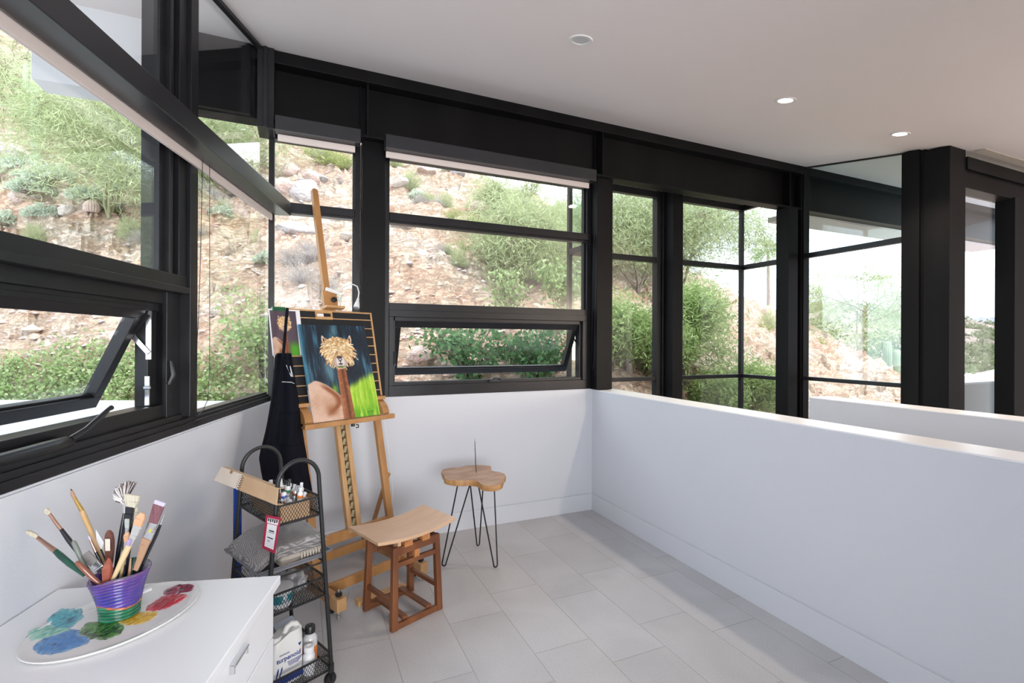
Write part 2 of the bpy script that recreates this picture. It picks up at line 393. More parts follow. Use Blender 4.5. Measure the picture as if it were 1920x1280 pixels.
MB().bar((2.232, YB + .04, 1.45), (2.222, YB + .12, 1.53), .012, .006).build('stay_arm', M_FRAME, t)
h = MB().box(1.38, 1.47, YB - .022, YB, 1.158, 1.176); h.tube([(1.385, YB - .028, 1.17), (1.41, YB - .036, 1.188), (1.45, YB - .036, 1.188), (1.47, YB - .03, 1.172)], .006)
h.build('crank_handle', M_BLACK, t, smooth=True)
MB().box(.627, .64, YB - .018, YB + .01, 1.30, 1.40).tube([(.634, YB - .02, 1.31), (.634, YB - .03, 1.36), (.634, YB - .02, 1.40)], .005).build('sash_lock', M_BLACK, t)

# left wall: corner pane
t = window('tall corner pane on the left wall beside the easel, glass up to the sloped ceiling')
f = MB().box(.03, 1.02, -.08, 0, 1.076, 1.108, FL).box(.03, 1.02, -.08, -.012, 1.106, 1.124, FL).box(.03, 1.02, -.08, -.022, 1.122, 1.137, FL)
f.box(.0, 1.2, -.06, -.02, 2.36, 2.42, FL)
p0, p1 = FL(.10, -.02, 0), FL(1.05, -.02, 0)
f.bar((p0.x, p0.y, ceil_z(p0.y) - .012), (p1.x, p1.y, ceil_z(p1.y) - .012), .03, .024)
f.build('frame', M_FRAME, t, bevel=.002)
def lpane(s0, s1, z0, z1=None, off=-.035):
    m = MB(); vs = []
    for o_ in (off, off - .007):
        for s in (s0, s1):
            q = FL(s, o_, 0); top = z1 if z1 else ceil_z(q.y) - .01
            vs += [(q.x, q.y, z0), (q.x, q.y, top)]
    return m.add(vs, [(0, 1, 3, 2), (4, 6, 7, 5), (0, 4, 5, 1), (2, 3, 7, 6), (0, 2, 6, 4), (1, 5, 7, 3)])
pane(t, lpane(.01, 1.03, 1.13)).name = 'pane'
# left wall: post, fixed pane and awning
f = MB().box(1.03, 1.095, -.12, .012, 1.137, 3.36, FL).box(1.10, 1.16, -.12, -.004, 1.76, 3.3, FL).box(1.09, 1.20, -.12, -.03, 1.137, 3.3, FL)
f.box(1.20, 1.222, -.12, -.008, 1.76, 3.3, FL).box(1.22, 1.262, -.10, -.03, 1.76, 3.3, FL)
struct('trim_left_post', f, M_FRAME, bevel=.002)
t = window('big left-hand window with crank handle and its awning sash standing open')
f = MB().box(1.10, 2.5, -.09, 0, 1.712, 1.762, FL).box(1.085, 2.5, -.09, .010, 1.684, 1.713, FL)
f.box(1.0, 2.5, -.09, .0, 1.076, 1.105, FL).box(1.0, 2.5, -.09, -.010, 1.103, 1.126, FL).box(1.0, 2.5, -.09, -.022, 1.124, 1.150, FL)
f.box(1.14, 2.5, -.12, -.045, 1.148, 1.205, FL).box(1.14, 2.5, -.12, -.045, 1.635, 1.686, FL).box(1.14, 2.5, -.12, -.062, 1.60, 1.636, FL).box(1.14, 1.20, -.12, -.045, 1.15, 1.686, FL).box(1.20, 1.262, -.12, -.07, 1.15, 1.64, FL)
f.box(1.2, 2.5, -.09, -.02, 2.36, 2.43, FL)
f.build('frame', M_FRAME, t, bevel=.002)
pane(t, lpane(1.24, 2.5, 1.755, 2.37)); pane(t, lpane(1.24, 2.5, 2.42))
fo = Fr(FL(0, -.06, 1.618), -LD, -LN)
so, f2 = sash(t, fo, 1.275, 2.46, .455, R(25))
# hinge track, stay and keeper in pale metal
k = MB().box(1.263, 1.268, -.075, -.055, 1.40, 1.60, FL); k.build('hinge_track', M_CHROME, t)
a0 = FL(1.27, -.062, 1.425); a1 = FL(1.27, -.125, 1.50)
MB().bar(a0, a1, .02, .006, LD).build('stay_arm', M_CHROME, t, bevel=.001)
a0 = FL(1.272, -.068, 1.585); a1 = FL(1.272, -.15, 1.47)
MB().bar(a0, a1, .022, .005, LD).build('stay_arm', M_FRAME, t, bevel=.001)
k = MB().box(1.263, 1.268, -.078, -.062, 1.21, 1.275, FL).box(1.263, 1.269, -.078, -.060, 1.29, 1.33, FL).box(1.262, 1.270, -.082, -.058, 1.278, 1.288, FL); k.build('keeper', M_CHROME, t)
k = MB().tube([FL(1.195, -.025, 1.29), FL(1.19, -.01, 1.33), FL(1.19, -.02, 1.39)], [.010, .012, .007]); k.build('sash_lock', M_BLACK, t, smooth=True)
# crank operator: housing with a folding arm
k = MB(); k.tube([FL(1.76, -.03, 1.165), FL(1.80, .0, 1.168), FL(1.88, .004, 1.168), FL(2.1, -.01, 1.165)], [.014, .022, .024, .02], n=12, flat=(1.0, .8)); ko = k.build('crank_housing', M_BLACK, t, smooth=True)
k = MB().tube([FL(1.795, .01, 1.175), FL(1.75, .022, 1.195), FL(1.69, .03, 1.232), FL(1.665, .032, 1.248), FL(1.65, .032, 1.252)], [.011, .010, .009, .007, .0085], n=10); k.build('crank_handle', M_BLACK, ko, smooth=True)

# stairwell bay: glass box standing out behind the beam
t = window('tall stairwell bay glazing with slim dark bars beyond the low white wall')
f = MB()
for z0, z1, d in ((3.08, 3.15, .03), (2.362, 2.42, .03), (1.055, 1.098, .03), (-.3, -.22, .03)):
    f.box(2.50, 4.94, 4.3 - d, 4.3 + d, z0, z1).box(4.91, 4.95, 3.60, 4.3, z0, z1).box(2.49, 2.53, 3.69, 4.3, z0, z1)
f.box(4.90, 4.945, 4.275, 4.32, -.3, 3.15).box(2.49, 2.53, 4.275, 4.32, -.3, 3.15).box(3.60, 3.655, 4.26, 4.34, -.3, 3.15).box(3.665, 3.69, 4.24, 4.33, -.3, 3.15).box(2.49, 2.53, 3.68, 3.72, -.3, 3.15)
f.build('frame', M_FRAME, t, bevel=.002)
for x0, x1 in ((2.51, 3.62), (3.64, 4.92)):
    for z0, z1 in ((-.25, 1.07), (1.09, 2.38), (2.40, 3.1)): pane(t, MB().box(x0, x1, 4.296, 4.303, z0, z1))
for z0, z1 in ((-.25, 1.07), (1.09, 2.38), (2.40, 3.1)):
    pane(t, MB().box(4.926, 4.933, 3.6, 4.3, z0, z1)); pane(t, MB().box(2.506, 2.513, 3.70, 4.3, z0, z1), m=M_GLASSG)
struct('wall_bay', MB().box(2.4, 5.05, 4.26, 4.40, -1.7, -.28).box(4.88, 5.0, 2.5, 4.3, -1.7, -.28).box(2.40, 2.52, 3.7, 4.3, -1.7, -.28), M_WALL)
struct('ceiling_bay', MB().box(2.4, 5.05, 3.605, 4.42, 3.155, 3.30), M_CEIL)
# right glass wall of the stairwell
t = window('full height stairwell glass between the two dark posts on the right')
f = MB()
for z0, z1 in ((2.378, 2.43), (1.083, 1.122), (-.3, -.22)): f.box(4.905, 4.955, 2.55, 3.50, z0, z1)
p0, p1 = V(4.93, 2.5, ceil_z(2.5) - .006), V(4.93, 3.6, ceil_z(3.6) - .006)
f.bar(p0, p1, .03, .012)
f.build('frame', M_FRAME, t, bevel=.002)
for z0, z1 in ((-.25, 1.09), (1.115, 2.385)): pane(t, MB().box(4.926, 4.933, 2.5, 3.52, z0, z1))
m_ = MB(); vs_ = [(x, y, z) for x in (4.926, 4.933) for y, z in ((2.5, 2.42), (3.56, 2.42), (3.56, ceil_z(3.56) - .008), (2.5, ceil_z(2.5) - .008))]
pane(t, m_.add(vs_, [(0, 1, 2, 3), (7, 6, 5, 4), (0, 4, 5, 1), (1, 5, 6, 2), (2, 6, 7, 3), (3, 7, 4, 0)]), m=M_GLASSG)
# landing glass wall on the far right
t = window('landing glass door at the far right between the dark column and a dark jamb')
f = MB().box(5.135, 7.6, 2.22, 2.36, 2.80, 2.93).box(5.135, 7.6, 2.20, 2.36, 2.95, 3.055).box(5.135, 7.6, 2.23, 2.36, 2.92, 2.96).box(5.93, 6.22, 2.20, 2.34, 0, 2.81).box(5.135, 5.16, 2.25, 2.34, 0, 2.81).box(5.135, 5.95, 2.24, 2.33, 0, .06)
f.build('frame', M_STEEL, t, bevel=.003)
pane(t, MB().box(5.15, 5.94, 2.28, 2.287, .04, 2.81)); pane(t, MB().box(6.21, 7.6, 2.28, 2.287, .0, 2.81))
struct('trim_shade_pocket', MB().prism([(5.17, 2.10), (7.6, 2.10), (7.6, 2.17), (5.17, 2.17)], .03, z0=ceil_z(2.10) - .006), mat('beige_slot', (.34, .30, .26, 1), .8))

# ------------------------------------------------------------------ roller shades
def shade(label, fr, x0, x1, y0, y1, z0, z1, hy, hz0, hz1, chain=None):
    t = thing('roller_shade', label, 'roller shade')
    MB().box(x0, x1, y0, y1, z0, z1, fr).build('cassette', M_CASS, t, bevel=.0025)
    h = MB().box(x0 + .012, x1 - .03, hy - .007, hy + .007, hz0, hz1, fr).build('hem_bar', M_SHADE, t, bevel=.003)
    MB().box(x0 + .014, x1 - .032, hy - .001, hy + .001, hz1 - .005, z0 + .03, fr).build('shade_cloth', M_SHADE, t)
    if chain:
        c = MB(); pts = []
        for (a, b_) in zip(chain[:-1], chain[1:]):
            n = max(2, int((b_ - a).length / .0075))
            pts += [a.lerp(b_, i / n) for i in range(n)]
        for p in pts:
            r_ = .0027
            c.add([p + V(*d) * r_ for d in ((1, 0, 0), (0, 1, 0), (-1, 0, 0), (0, -1, 0), (0, 0, 1), (0, 0, -1))], [(0, 1, 4), (1, 2, 4), (2, 3, 4), (3, 0, 4), (1, 0, 5), (2, 1, 5), (3, 2, 5), (0, 3, 5)])
        c.tube(chain, .0009, n=4, cap=False)
        c.build('bead_chain', M_BLACK, t)
    return t
FB = Fr((0, 0, 0), (1, 0, 0), (0, 1, 0))
shade('short dark cassette of a raised roller shade over the narrow window by the corner', FB, -.157, .362, 3.395, 3.475, 2.812, 2.905, 3.468, 2.768, 2.808)
shade('long dark cassette of a raised roller shade over the wide back window', FB, .527, 2.238, 3.395, 3.475, 2.812, 2.905, 3.468, 2.768, 2.808,
      chain=[V(2.27, 3.46, 2.81), V(2.272, 3.5, 2.0), V(2.274, 3.52, 1.3), V(2.285, 3.52, 1.24), V(2.295, 3.51, 1.3), V(2.29, 3.48, 2.0), V(2.285, 3.46, 2.81)])
def q(px, py, off):
    d = ray(px, py); n = LN; p0 = LC + LN * off
    return V(0, 0, CAM_H) + d * ((p0 - V(0, 0, CAM_H)).dot(n) / d.dot(n))
ch = [q(380, 296, .05), q(376, 480, .045), q(372, 600, .03), q(367, 680, .02), q(361, 738, .02), q(361, 765, .02), q(366, 782, .02), q(380, 770, .02), q(389, 750, .02), q(393, 690, .03), q(393, 560, .04), q(393, 400, .05), q(393, 292, .055)]
t = shade('long dark cassette of a raised roller shade running up the left-hand windows', FL, .12, 2.55, .15, .055, 2.293, 2.382, .035, 2.258, 2.30, chain=ch)
k = MB().box(-.008, .008, -.02, .0, 0, .03, Fr(q(365, 782, .012), -LD, LN)); k.build('chain_holder', M_BLACK, t)

# ------------------------------------------------------------------ downlights
M_LENSON = mat('lit_lens', (1, .9, .75, 1), .4, emit=((1, .82, .62, 1), 14))
M_LENSOFF = mat('unlit_lens', (.55, .55, .55, 1), .3)
M_TRIM = mat('downlight_trim', (.72, .70, .69, 1), .5)
for x, lab, on in ((1.385, 'unlit round downlight recessed in the ceiling nearest the camera', False), (2.996, 'lit round downlight in the middle of the ceiling row', True), (4.294, 'lit round downlight nearest the stairwell column', True)):
    y = 2.262; t = thing('downlight', lab, 'ceiling light', (x, y, ceil_z(y)), group='recessed downlights'); t.rotation_euler.x = math.atan(.19)
    MB().lathe([(.046, -.001), (.046, -.005), (.062, -.006), (.066, -.001)], 32).build('trim_ring', M_TRIM, t, smooth=True)
    MB().lathe([(.0001, -.0025), (.047, -.0025), (.047, -.001)], 32).build('lens', M_LENSON if on else M_LENSOFF, t, smooth=True)
    if on: lamp('downlight_lamp', 'SPOT', (x, y, ceil_z(y) - .02), 55, (1, .84, .68), target=(x, y, 0), spot_size=R(118), spot_blend=.6, shadow_soft_size=.05)
# ------------------------------------------------------------------ white cabinet in the foreground
CT = thing('white_cabinet', 'white lacquered drawer cabinet against the left wall with paint palette and brush cup on top', 'cabinet', FL(1.85, 0.02, 0), math.atan2(-LD.y, -LD.x))
# local: x towards the camera along the wall, y out into the room
MB().box(.03, 1.9, .0, .585, .06, .715).box(.06, 1.9, .0, .55, 0, .06).build('body', M_WHITE, CT, bevel=.002)
MB().box(0, 1.9, -.005, .615, .717, .745).build('top', M_WHITE, CT, bevel=.003)
for x0, x1 in ((.028, .62), (.626, 1.22)):
    for z0, z1 in ((.065, .34), (.345, .567), (.572, .712)):
        d = MB().box(x0, x1, .585, .603, z0, z1).build('drawer', M_WHITE, CT, bevel=.002)
        xc = (x0 + .03 + .24 if x0 < .1 else .9); zc = z1 - .036
        h = MB().box(xc - .042, xc + .042, .603, .606, zc - .012, zc + .012).box(xc - .042, xc + .042, .606, .618, zc + .009, zc + .012).box(xc - .042, xc - .038, .606, .615, zc - .011, zc + .011).box(xc + .038, xc + .042, .606, .615, zc - .011, zc + .011)
        h.grid(lambda u, v: V(xc - .04 + .08 * u, .6065 + .010 * math.sin(v * PI * .5) ** 2, zc - .011 + .022 * v), 2, 8)
        h.build('drawer_pull', M_CHROME, d)
TOPZ = .745
# ------------------------------------------------------------------ oval palette with paint
PC = FL(2.052, .296, TOPZ)
pal_rot = math.atan2(-LD.y, -LD.x) + math.atan2(-.53, .848)      # long axis of the oval
PT = thing('paint_palette', 'white oval palette smeared with blue, green, yellow and red paint on the cabinet', 'palette', PC, pal_rot)
A_, B_ = .192, .145
def oval(r, z): return (r, z)
def pal_w(qv, a, i): return (qv[0] * A_, qv[1] * B_, qv[2])
M_GLAZE = mat('white_glaze', (.80, .79, .77, 1), .12, coat=.5)
MB().lathe([(.0001, .0078), (.86, .0078), (.93, .0085), (.975, .011), (1.0, .0115), (1.005, .0095), (.98, .004), (.9, .0), (.0001, 0)], 72, wob=pal_w).build('dish', M_GLAZE, PT, smooth=True)
# smears: blobs of paint a fraction of a millimetre thick, ragged streaks along the brush direction
def pal_uv(px, py):
    d = ray(px, py); o = V(0, 0, CAM_H) + d * ((TOPZ + .007 - CAM_H) / d.z) - PC
    c, s_ = math.cos(-pal_rot), math.sin(-pal_rot)
    return (o.x * c - o.y * s_, o.x * s_ + o.y * c)
M_PAINT = painted('wet_oil_paint', .22, .3)
SMEARS = [
 ('teal_blue_smear', 'turquoise and deep teal paint smear', [(96, 1172), (118, 1148), (150, 1143), (153, 1152), (143, 1168), (120, 1183), (98, 1180)], [(20, 60, 80), (40, 140, 165), (90, 185, 195), (25, 90, 110)]),
 ('sea_green_smear', 'pale sea green paint smear', [(52, 1199), (64, 1182), (92, 1174), (120, 1176), (135, 1182), (100, 1192), (70, 1200)], [(120, 190, 170), (70, 160, 145), (170, 215, 195), (90, 170, 160)]),
 ('blue_smear', 'ultramarine and light blue paint smear', [(60, 1212), (78, 1200), (120, 1182), (145, 1180), (150, 1190), (168, 1198), (164, 1206), (140, 1216), (104, 1226), (74, 1226), (64, 1220)], [(35, 60, 110), (40, 110, 190), (75, 150, 215), (25, 35, 60)]),
 ('green_smear', 'leaf green and black paint smear', [(152, 1180), (166, 1168), (200, 1164), (222, 1168), (231, 1178), (222, 1191), (200, 1199), (178, 1198), (158, 1194)], [(50, 120, 50), (95, 165, 60), (35, 45, 40), (130, 185, 90)]),
 ('yellow_smear', 'golden yellow paint smear', [(222, 1163), (240, 1152), (270, 1147), (297, 1149), (290, 1158), (270, 1168), (245, 1172), (228, 1170)], [(225, 180, 50), (205, 150, 40), (240, 205, 90), (200, 110, 40)]),
 ('red_smear', 'crimson and scarlet paint smear', [(272, 1146), (290, 1128), (310, 1116), (332, 1113), (352, 1114), (346, 1124), (322, 1136), (300, 1145)], [(190, 30, 50), (215, 45, 60), (150, 20, 45), (235, 130, 140)]),
 ('dark_red_smear', 'dark crimson and black paint smear', [(306, 1110), (322, 1100), (345, 1096), (366, 1099), (362, 1106), (340, 1112), (320, 1116), (308, 1117)], [(150, 25, 60), (60, 15, 35), (190, 40, 80), (45, 15, 30)]),
]
for nm, lb, poly, cols in SMEARS:
    pts = [pal_uv(*p) for p in poly]; P_ = np.array(pts); ctr = P_.mean(0)
    k = MB(); n = len(pts); NR = 14; NA = 72; rgb = []
    vs = []; fs = []
    ph = [math.atan2(p[1] - ctr[1], p[0] - ctr[0]) for p in pts]; rr_ = [math.hypot(*(np.array(p) - ctr)) for p in pts]
    od = sorted(zip(ph, rr_)); pa = np.array([o_[0] for o_ in od]); pr = np.array([o_[1] for o_ in od])
    for j in range(NR + 1):
        for i in range(NA):
            a = -PI + 2 * PI * i / NA; r0 = np.interp(a, np.r_[pa - 2 * PI, pa, pa + 2 * PI], np.r_[pr, pr, pr])
            r0 *= 1.04 + .10 * mnoise.noise(V(math.cos(a) * 2.5 + ctr[0] * 40, math.sin(a) * 2.5, 3.3)) + .07 * mnoise.noise(V(math.sin(a - .6) * 14 + 3, ctr[1] * 60, 1))
            t_ = max(j / NR, .002); x, y = ctr[0] + math.cos(a) * r0 * t_, ctr[1] + math.sin(a) * r0 * t_
            st = mnoise.noise(V(x * 60 + y * 20, y * 190 - x * 60, 1.7 + ctr[0] * 10))
            rim = (x / A_) ** 2 + (y / B_) ** 2
            z = .0080 + max(0, rim - .74) * .012 + .0009 * (1 - t_ ** 3) * (1 + .8 * st)
            vs.append((x, y, z if j < NR else z - .0008))
            s1 = .5 + .55 * st + .25 * mnoise.noise(V(x * 25, y * 25, ctr[1] * 30)); q1 = min(max(s1, 0), .999) * 3; i1 = int(q1); f1 = q1 - i1
            c_ = np.array(cols[i1]) * (1 - f1) + np.array(cols[i1 + 1]) * f1
            thin = np.clip((t_ - .6) / .4, 0, 1) * np.clip(.35 + 1.2 * mnoise.noise(V(x * 90 + 5, y * 210, 8)), 0, .75)
            rgb.append(c_ * (1 - thin) + np.array([225, 222, 215]) * thin)
    for j in range(NR):
        for i in range(NA): i2 = (i + 1) % NA; fs.append((j * NA + i, j * NA + i2, (j + 1) * NA + i2, (j + 1) * NA + i))
    k.add(vs, fs); o = k.build('paint_smear', M_PAINT, PT, smooth='all'); set_pigment(o, np.array(rgb) / 255); o['label'] = lb

# ------------------------------------------------------------------ coiled clay cup
CUP = V(-.437, 1.585, TOPZ + .0082)
CU = thing('brush_cup', 'hand coiled clay cup glazed purple over green, full of brushes, standing on the palette', 'cup', CUP, 0)
cup_h = .112
prof = []; NZ = 132; rgb = []
def cup_r(z): t_ = z / cup_h; return .040 + .003 * t_ + .021 * t_ ** 2.0
for i in range(NZ + 1):
    z = cup_h * i / NZ; coil = abs(math.sin(i / NZ * PI * 13)) ** .7
    prof.append((cup_r(z) + .0032 * coil, z))
prof += [(cup_r(cup_h) - .001, cup_h + .002), (cup_r(cup_h) - .006, cup_h), (.046, cup_h * .6), (.035, .008), (.0001, .007)]
def cup_w(qv, a, i):
    x, y, z = qv; k = 1 + .03 * math.sin(a * 2 + 1); t_ = z / cup_h
    tilt = t_ ** 1.5 * (.008 * math.cos(a + .2) + .004 * math.sin(3 * a))
    return (x * k, y * k, max(z + tilt + .0012 * math.sin(a * 3 + z * 90) * (t_ > .03), 0))
k = MB().lathe(prof, 72, wob=cup_w); o = k.build('clay_body', painted('pottery_glaze', .14, .5), CU, smooth='all')
for v in k.v:
    x, y, z = v; a = math.atan2(y, x); inside = math.hypot(x, y) < cup_r(z) - .004 and z > .004
    nz_ = mnoise.noise(V(x * 40, y * 40, z * 60)); coil = abs(math.sin(z / cup_h * PI * 13)) ** .7
    edge = .036 + .006 * math.sin(a * 2) + .004 * nz_
    if inside: c_ = np.array([95, 100, 100])
    elif z < edge - .002: c_ = np.array([25, 105, 75]) * (.75 + .35 * coil) + 25 * nz_
    elif z < edge + .002: c_ = np.array([190, 110, 60])
    else:
        c_ = np.array([66, 58, 150]) * (.75 + .35 * coil) + np.array([28, 6, 10]) * nz_ + np.array([20, 0, -8]) * max(z / cup_h - .55, 0) * 3
        if coil < .3: c_ = c_ * .55 + np.array([150, 90, 75]) * .45
        if z > cup_h * .97: c_ = c_ * .6 + np.array([110, 95, 100]) * .4
    rgb.append(c_)
set_pigment(o, np.array(rgb) / 255)

# a long palette knife lying behind the cup
t = thing('painting_knife', 'slim metal spatula with a white handle lying on the palette behind the purple cup', 'palette knife')
a, b_ = at(169, 1144, 1.36), at(283, 1102, 1.40)
def onz(px, py, z): d = ray(px, py); return V(0, 0, CAM_H) + d * ((z - CAM_H) / d.z)
a, b_ = onz(167, 1144, TOPZ + .020), onz(284, 1103, TOPZ + .028); m_ = a.lerp(b_, .52)
MB().tube([m_, m_.lerp(b_, .15), m_.lerp(b_, .6), b_], [.005, .010, .013, .009], n=12, flat=(1, .45)).build('handle', M_WHITE, t, smooth=True)
MB().bar(a, m_, .007, .0015, w2=.006, h2=.003).build('blade', M_STAIN, t)

# ------------------------------------------------------------------ wooden stool with a curved seat
M_SEAT = mat('pale_plywood', (.64, .415, .26, 1), .40, col2=(.58, .36, .215, 1), scale=5, stretch=(1.2, 5, 1), detail=5)
M_CHERRY = mat('reddish_hardwood', (.235, .085, .030, 1), .38, col2=(.13, .042, .016, 1), scale=7, stretch=(1, 1, .25), detail=6)
M_ORANGE = mat('cut_end_grain', (.52, .22, .075, 1), .5, col2=(.40, .15, .05, 1), scale=40)
SR = math.atan2(.123, .298)
ST = thing('wooden_stool', 'low wooden stool with pale curved seat on a reddish frame before the easel', 'stool', (.518, 2.682, 0), SR)
sw, sd_ = .161, .152          # half sizes of the foot print: x along the long side, y in depth
SEATL = .245; SEATD = .155
def seat_pt(u, v):
    x = (u * 2 - 1) * SEATL; y = (v * 2 - 1) * SEATD
    return V(x, y, .461 + .024 * (x / SEATL) ** 2)
k = MB().grid(lambda u, v: seat_pt(u, v), 25, 2); n = len(k.v)
g2 = MB().grid(lambda u, v: seat_pt(u, v) - V(0, 0, .017), 25, 2)
k.add(g2.v, [tuple(reversed(f)) for f in g2.f])
fs = []
for i in range(24):
    fs += [(i, n + i, n + i + 1, i + 1), (25 + i, 25 + i + 1, n + 25 + i + 1, n + 25 + i)]
fs += [(0, 25, n + 25, n), (24, n + 24, n + 49, 49)]
k.f += fs; k.m += [0] * len(fs)
k.build('seat', M_SEAT, ST, bevel=.002)
tp = .012                      # legs lean inwards a little
for sx_ in (-1, 1):
    for sy in (-1, 1):
        MB().bar((sx_ * (sw - .018), sy * (sd_ - .015), 0), (sx_ * (sw - .018 - tp), sy * (sd_ - .015 - tp), .418), .036, .03, up=(0, 1, 0), w2=.032, h2=.028).build('leg', M_CHERRY, ST, bevel=.004)
def xs(z, s): return s * (sw - .018 - tp * z / .418)
def ys(z, s): return s * (sd_ - .015 - tp * z / .418)
for sy in (-1, 1):
    for z, hh in ((.396, .044), (.326, .026), (.016, .03)):
        MB().bar((xs(z, -1), ys(z, sy), z), (xs(z, 1), ys(z, sy), z), .022, hh).build('side_rail', M_CHERRY, ST, bevel=.003)
    MB().box(-.02, .012, ys(.36, sy) - .012 + (-.004 if sy < 0 else .004), ys(.36, sy) + .012 + (-.004 if sy < 0 else .004), .338, .378).prism([(-.016, ys(.36, sy) - .008), (.008, ys(.36, sy) - .008), (.004, ys(.36, sy) + .008), (-.012, ys(.36, sy) + .008)], -.012, z0=.338).build('wedge', M_ORANGE, ST, bevel=.002)
for sx_ in (-1, 1):
    for z, hh, ww in ((.396, .040, .022), (.135, .024, .022)):
        MB().bar((xs(z, sx_), ys(z, -1), z), (xs(z, sx_), ys(z, 1), z), ww, hh).build('end_rail', M_CHERRY, ST, bevel=.003)
for x in (-.075, .075):
    MB().bar((x, -sd_ + .012, .043), (x, sd_ - .012, .043), .034, .016).build('foot_slat', M_CHERRY, ST, bevel=.003)
for x, dz in ((-.06, 0), (.05, 0)):
    MB().bar((x, -sd_ + .004, .426 + dz), (x, sd_ - .004, .426 + dz), .05, .03, w2=.05).build('seat_bearer', M_ORANGE, ST, bevel=.003)
MB().box(-.115, -.095, -.13, .13, .418, .452).build('seat_block', M_SEAT, ST, bevel=.002)

# ------------------------------------------------------------------ live edge side table on hairpin legs
M_SLAB = mat('live_edge_wood', (.33, .165, .075, 1), .4, col2=(.46, .27, .15, 1), scale=7, stretch=(1, 2.2, 3), detail=9, lo=.38, hi=.62, coat=.15)
M_BARK = mat('pale_sapwood_edge', (.58, .33, .13, 1), .5, col2=(.40, .19, .07, 1), scale=30, stretch=(1, 1, .2))
ZT = .575
TBc = V(1.07, 3.085, 0)
TB = thing('side_table', 'side table with a lobed live edge wood slab on black hairpin legs', 'side table', TBc, 0)
outline = [(827, 886), (829, 879), (845, 876), (862, 875), (868, 873), (882, 871.5), (905, 871), (921, 872.5), (921.5, 879), (924, 883), (938, 884), (947, 888), (949.5, 893), (942, 898), (945, 902), (940, 908), (928, 911), (915, 910.5), (903, 909), (897, 902), (880, 900), (862, 901), (845, 900), (832, 897), (833, 892)]
def slabp(p): d = ray(*p); q_ = V(0, 0, CAM_H) + d * ((ZT - CAM_H) / d.z) - TBc; return (q_.x, q_.y)
pts = [slabp(p) for p in outline][::-1]
def smooth_loop(P, it=1):
    P = [np.array(p) for p in P]
    for _ in range(it):
        Q = []
        for i in range(len(P)):
            a, b = P[i], P[(i + 1) % len(P)]; Q += [a * .75 + b * .25, a * .25 + b * .75]
        P = Q
    return P
LP_ = smooth_loop(pts); n = len(LP_); k = MB(); vs = []
cz = np.mean(LP_, axis=0)
for z, s_ in ((0, .955), (.004, .985), (.02, 1.0), (.034, .995), (.038, .982)):
    for i, p in enumerate(LP_):
        w_ = 1 + .012 * mnoise.noise(V(p[0] * 30, p[1] * 30, z * 60)) if 0 < z < .036 else 1
        p2 = cz + (p - cz) * s_ * w_; vs.append((p2[0], p2[1], ZT - .038 + z))
k.v = [tuple(v) for v in vs]; k.f = []; k.m = []
for j in range(4):
    for i in range(n):
        k.f.append((j * n + i, j * n + (i + 1) % n, (j + 1) * n + (i + 1) % n, (j + 1) * n + i)); k.m.append(1)
k.f += [tuple(range(n - 1, -1, -1)), tuple(4 * n + i for i in range(n))]; k.m += [0, 0]
k.build('slab_top', [M_SLAB, M_BARK], TB, smooth=True)
M_HAIR = mat('raw_steel_rod', (.02, .02, .022, 1), .4, .6)
def hairpin(foot, a, b):
    f = V(*foot) - TBc; a = V(a[0], a[1], ZT - .037); b = V(b[0], b[1], ZT - .037)
    sd = (b - a).normalized(); r = .013; f = V(f.x, f.y, r + .005)
    path = [a]; c = f
    d1 = (a - c).normalized(); d2 = (b - c).normalized()
    path.append(c - sd * r + d1 * .004)
    for i in range(1, 8):
        an = PI * i / 8; path.append(c - sd * r * math.cos(an) + V(0, 0, -r * math.sin(an)))
    path += [c + sd * r + d2 * .004, b]
    MB().tube(path, .0048, n=8).build('hairpin_leg', M_HAIR, TB, smooth=True)
hairpin((1.171, 2.94, 0), (.0, -.085), (.115, -.075))
hairpin((1.178, 3.30, 0), (-.02, .03), (.10, .085))
hairpin((.865, 3.09, 0), (-.12, -.02), (-.05, -.06))
# brush standing in the crack of the slab
t = thing('slim_paintbrush', 'slim dark green paintbrush standing upright on the live edge side table', 'paintbrush', (TBc.x - .004, TBc.y - .055, ZT), 0)
top = V(-.012, .0, .262)
M_GRN = mat('dark_green_lacquer', (.012, .045, .035, 1), .25)
MB().tube([V(0, 0, .035), top * .35, top * .75, top * .93], [.0022, .0030, .0026, .0018], n=10).build('handle', M_GRN, t, smooth=True)
MB().tube([V(.0005, 0, .0105), V(0, 0, .036)], [.0028, .0024], n=10).build('ferrule', M_CHROME, t, smooth=True)
MB().tube([V(0, 0, .0), V(.0005, 0, .004), V(.0005, 0, .011)], [.0006, .0022, .0027], n=10).build('bristles', mat('pale_bristle', (.62, .55, .45, 1), .8), t, smooth=True)
MB().tube([top * .93, top], [.0018, .0012], n=8).build('handle_tip', mat('bare_tip', (.25, .22, .18, 1), .5), t)
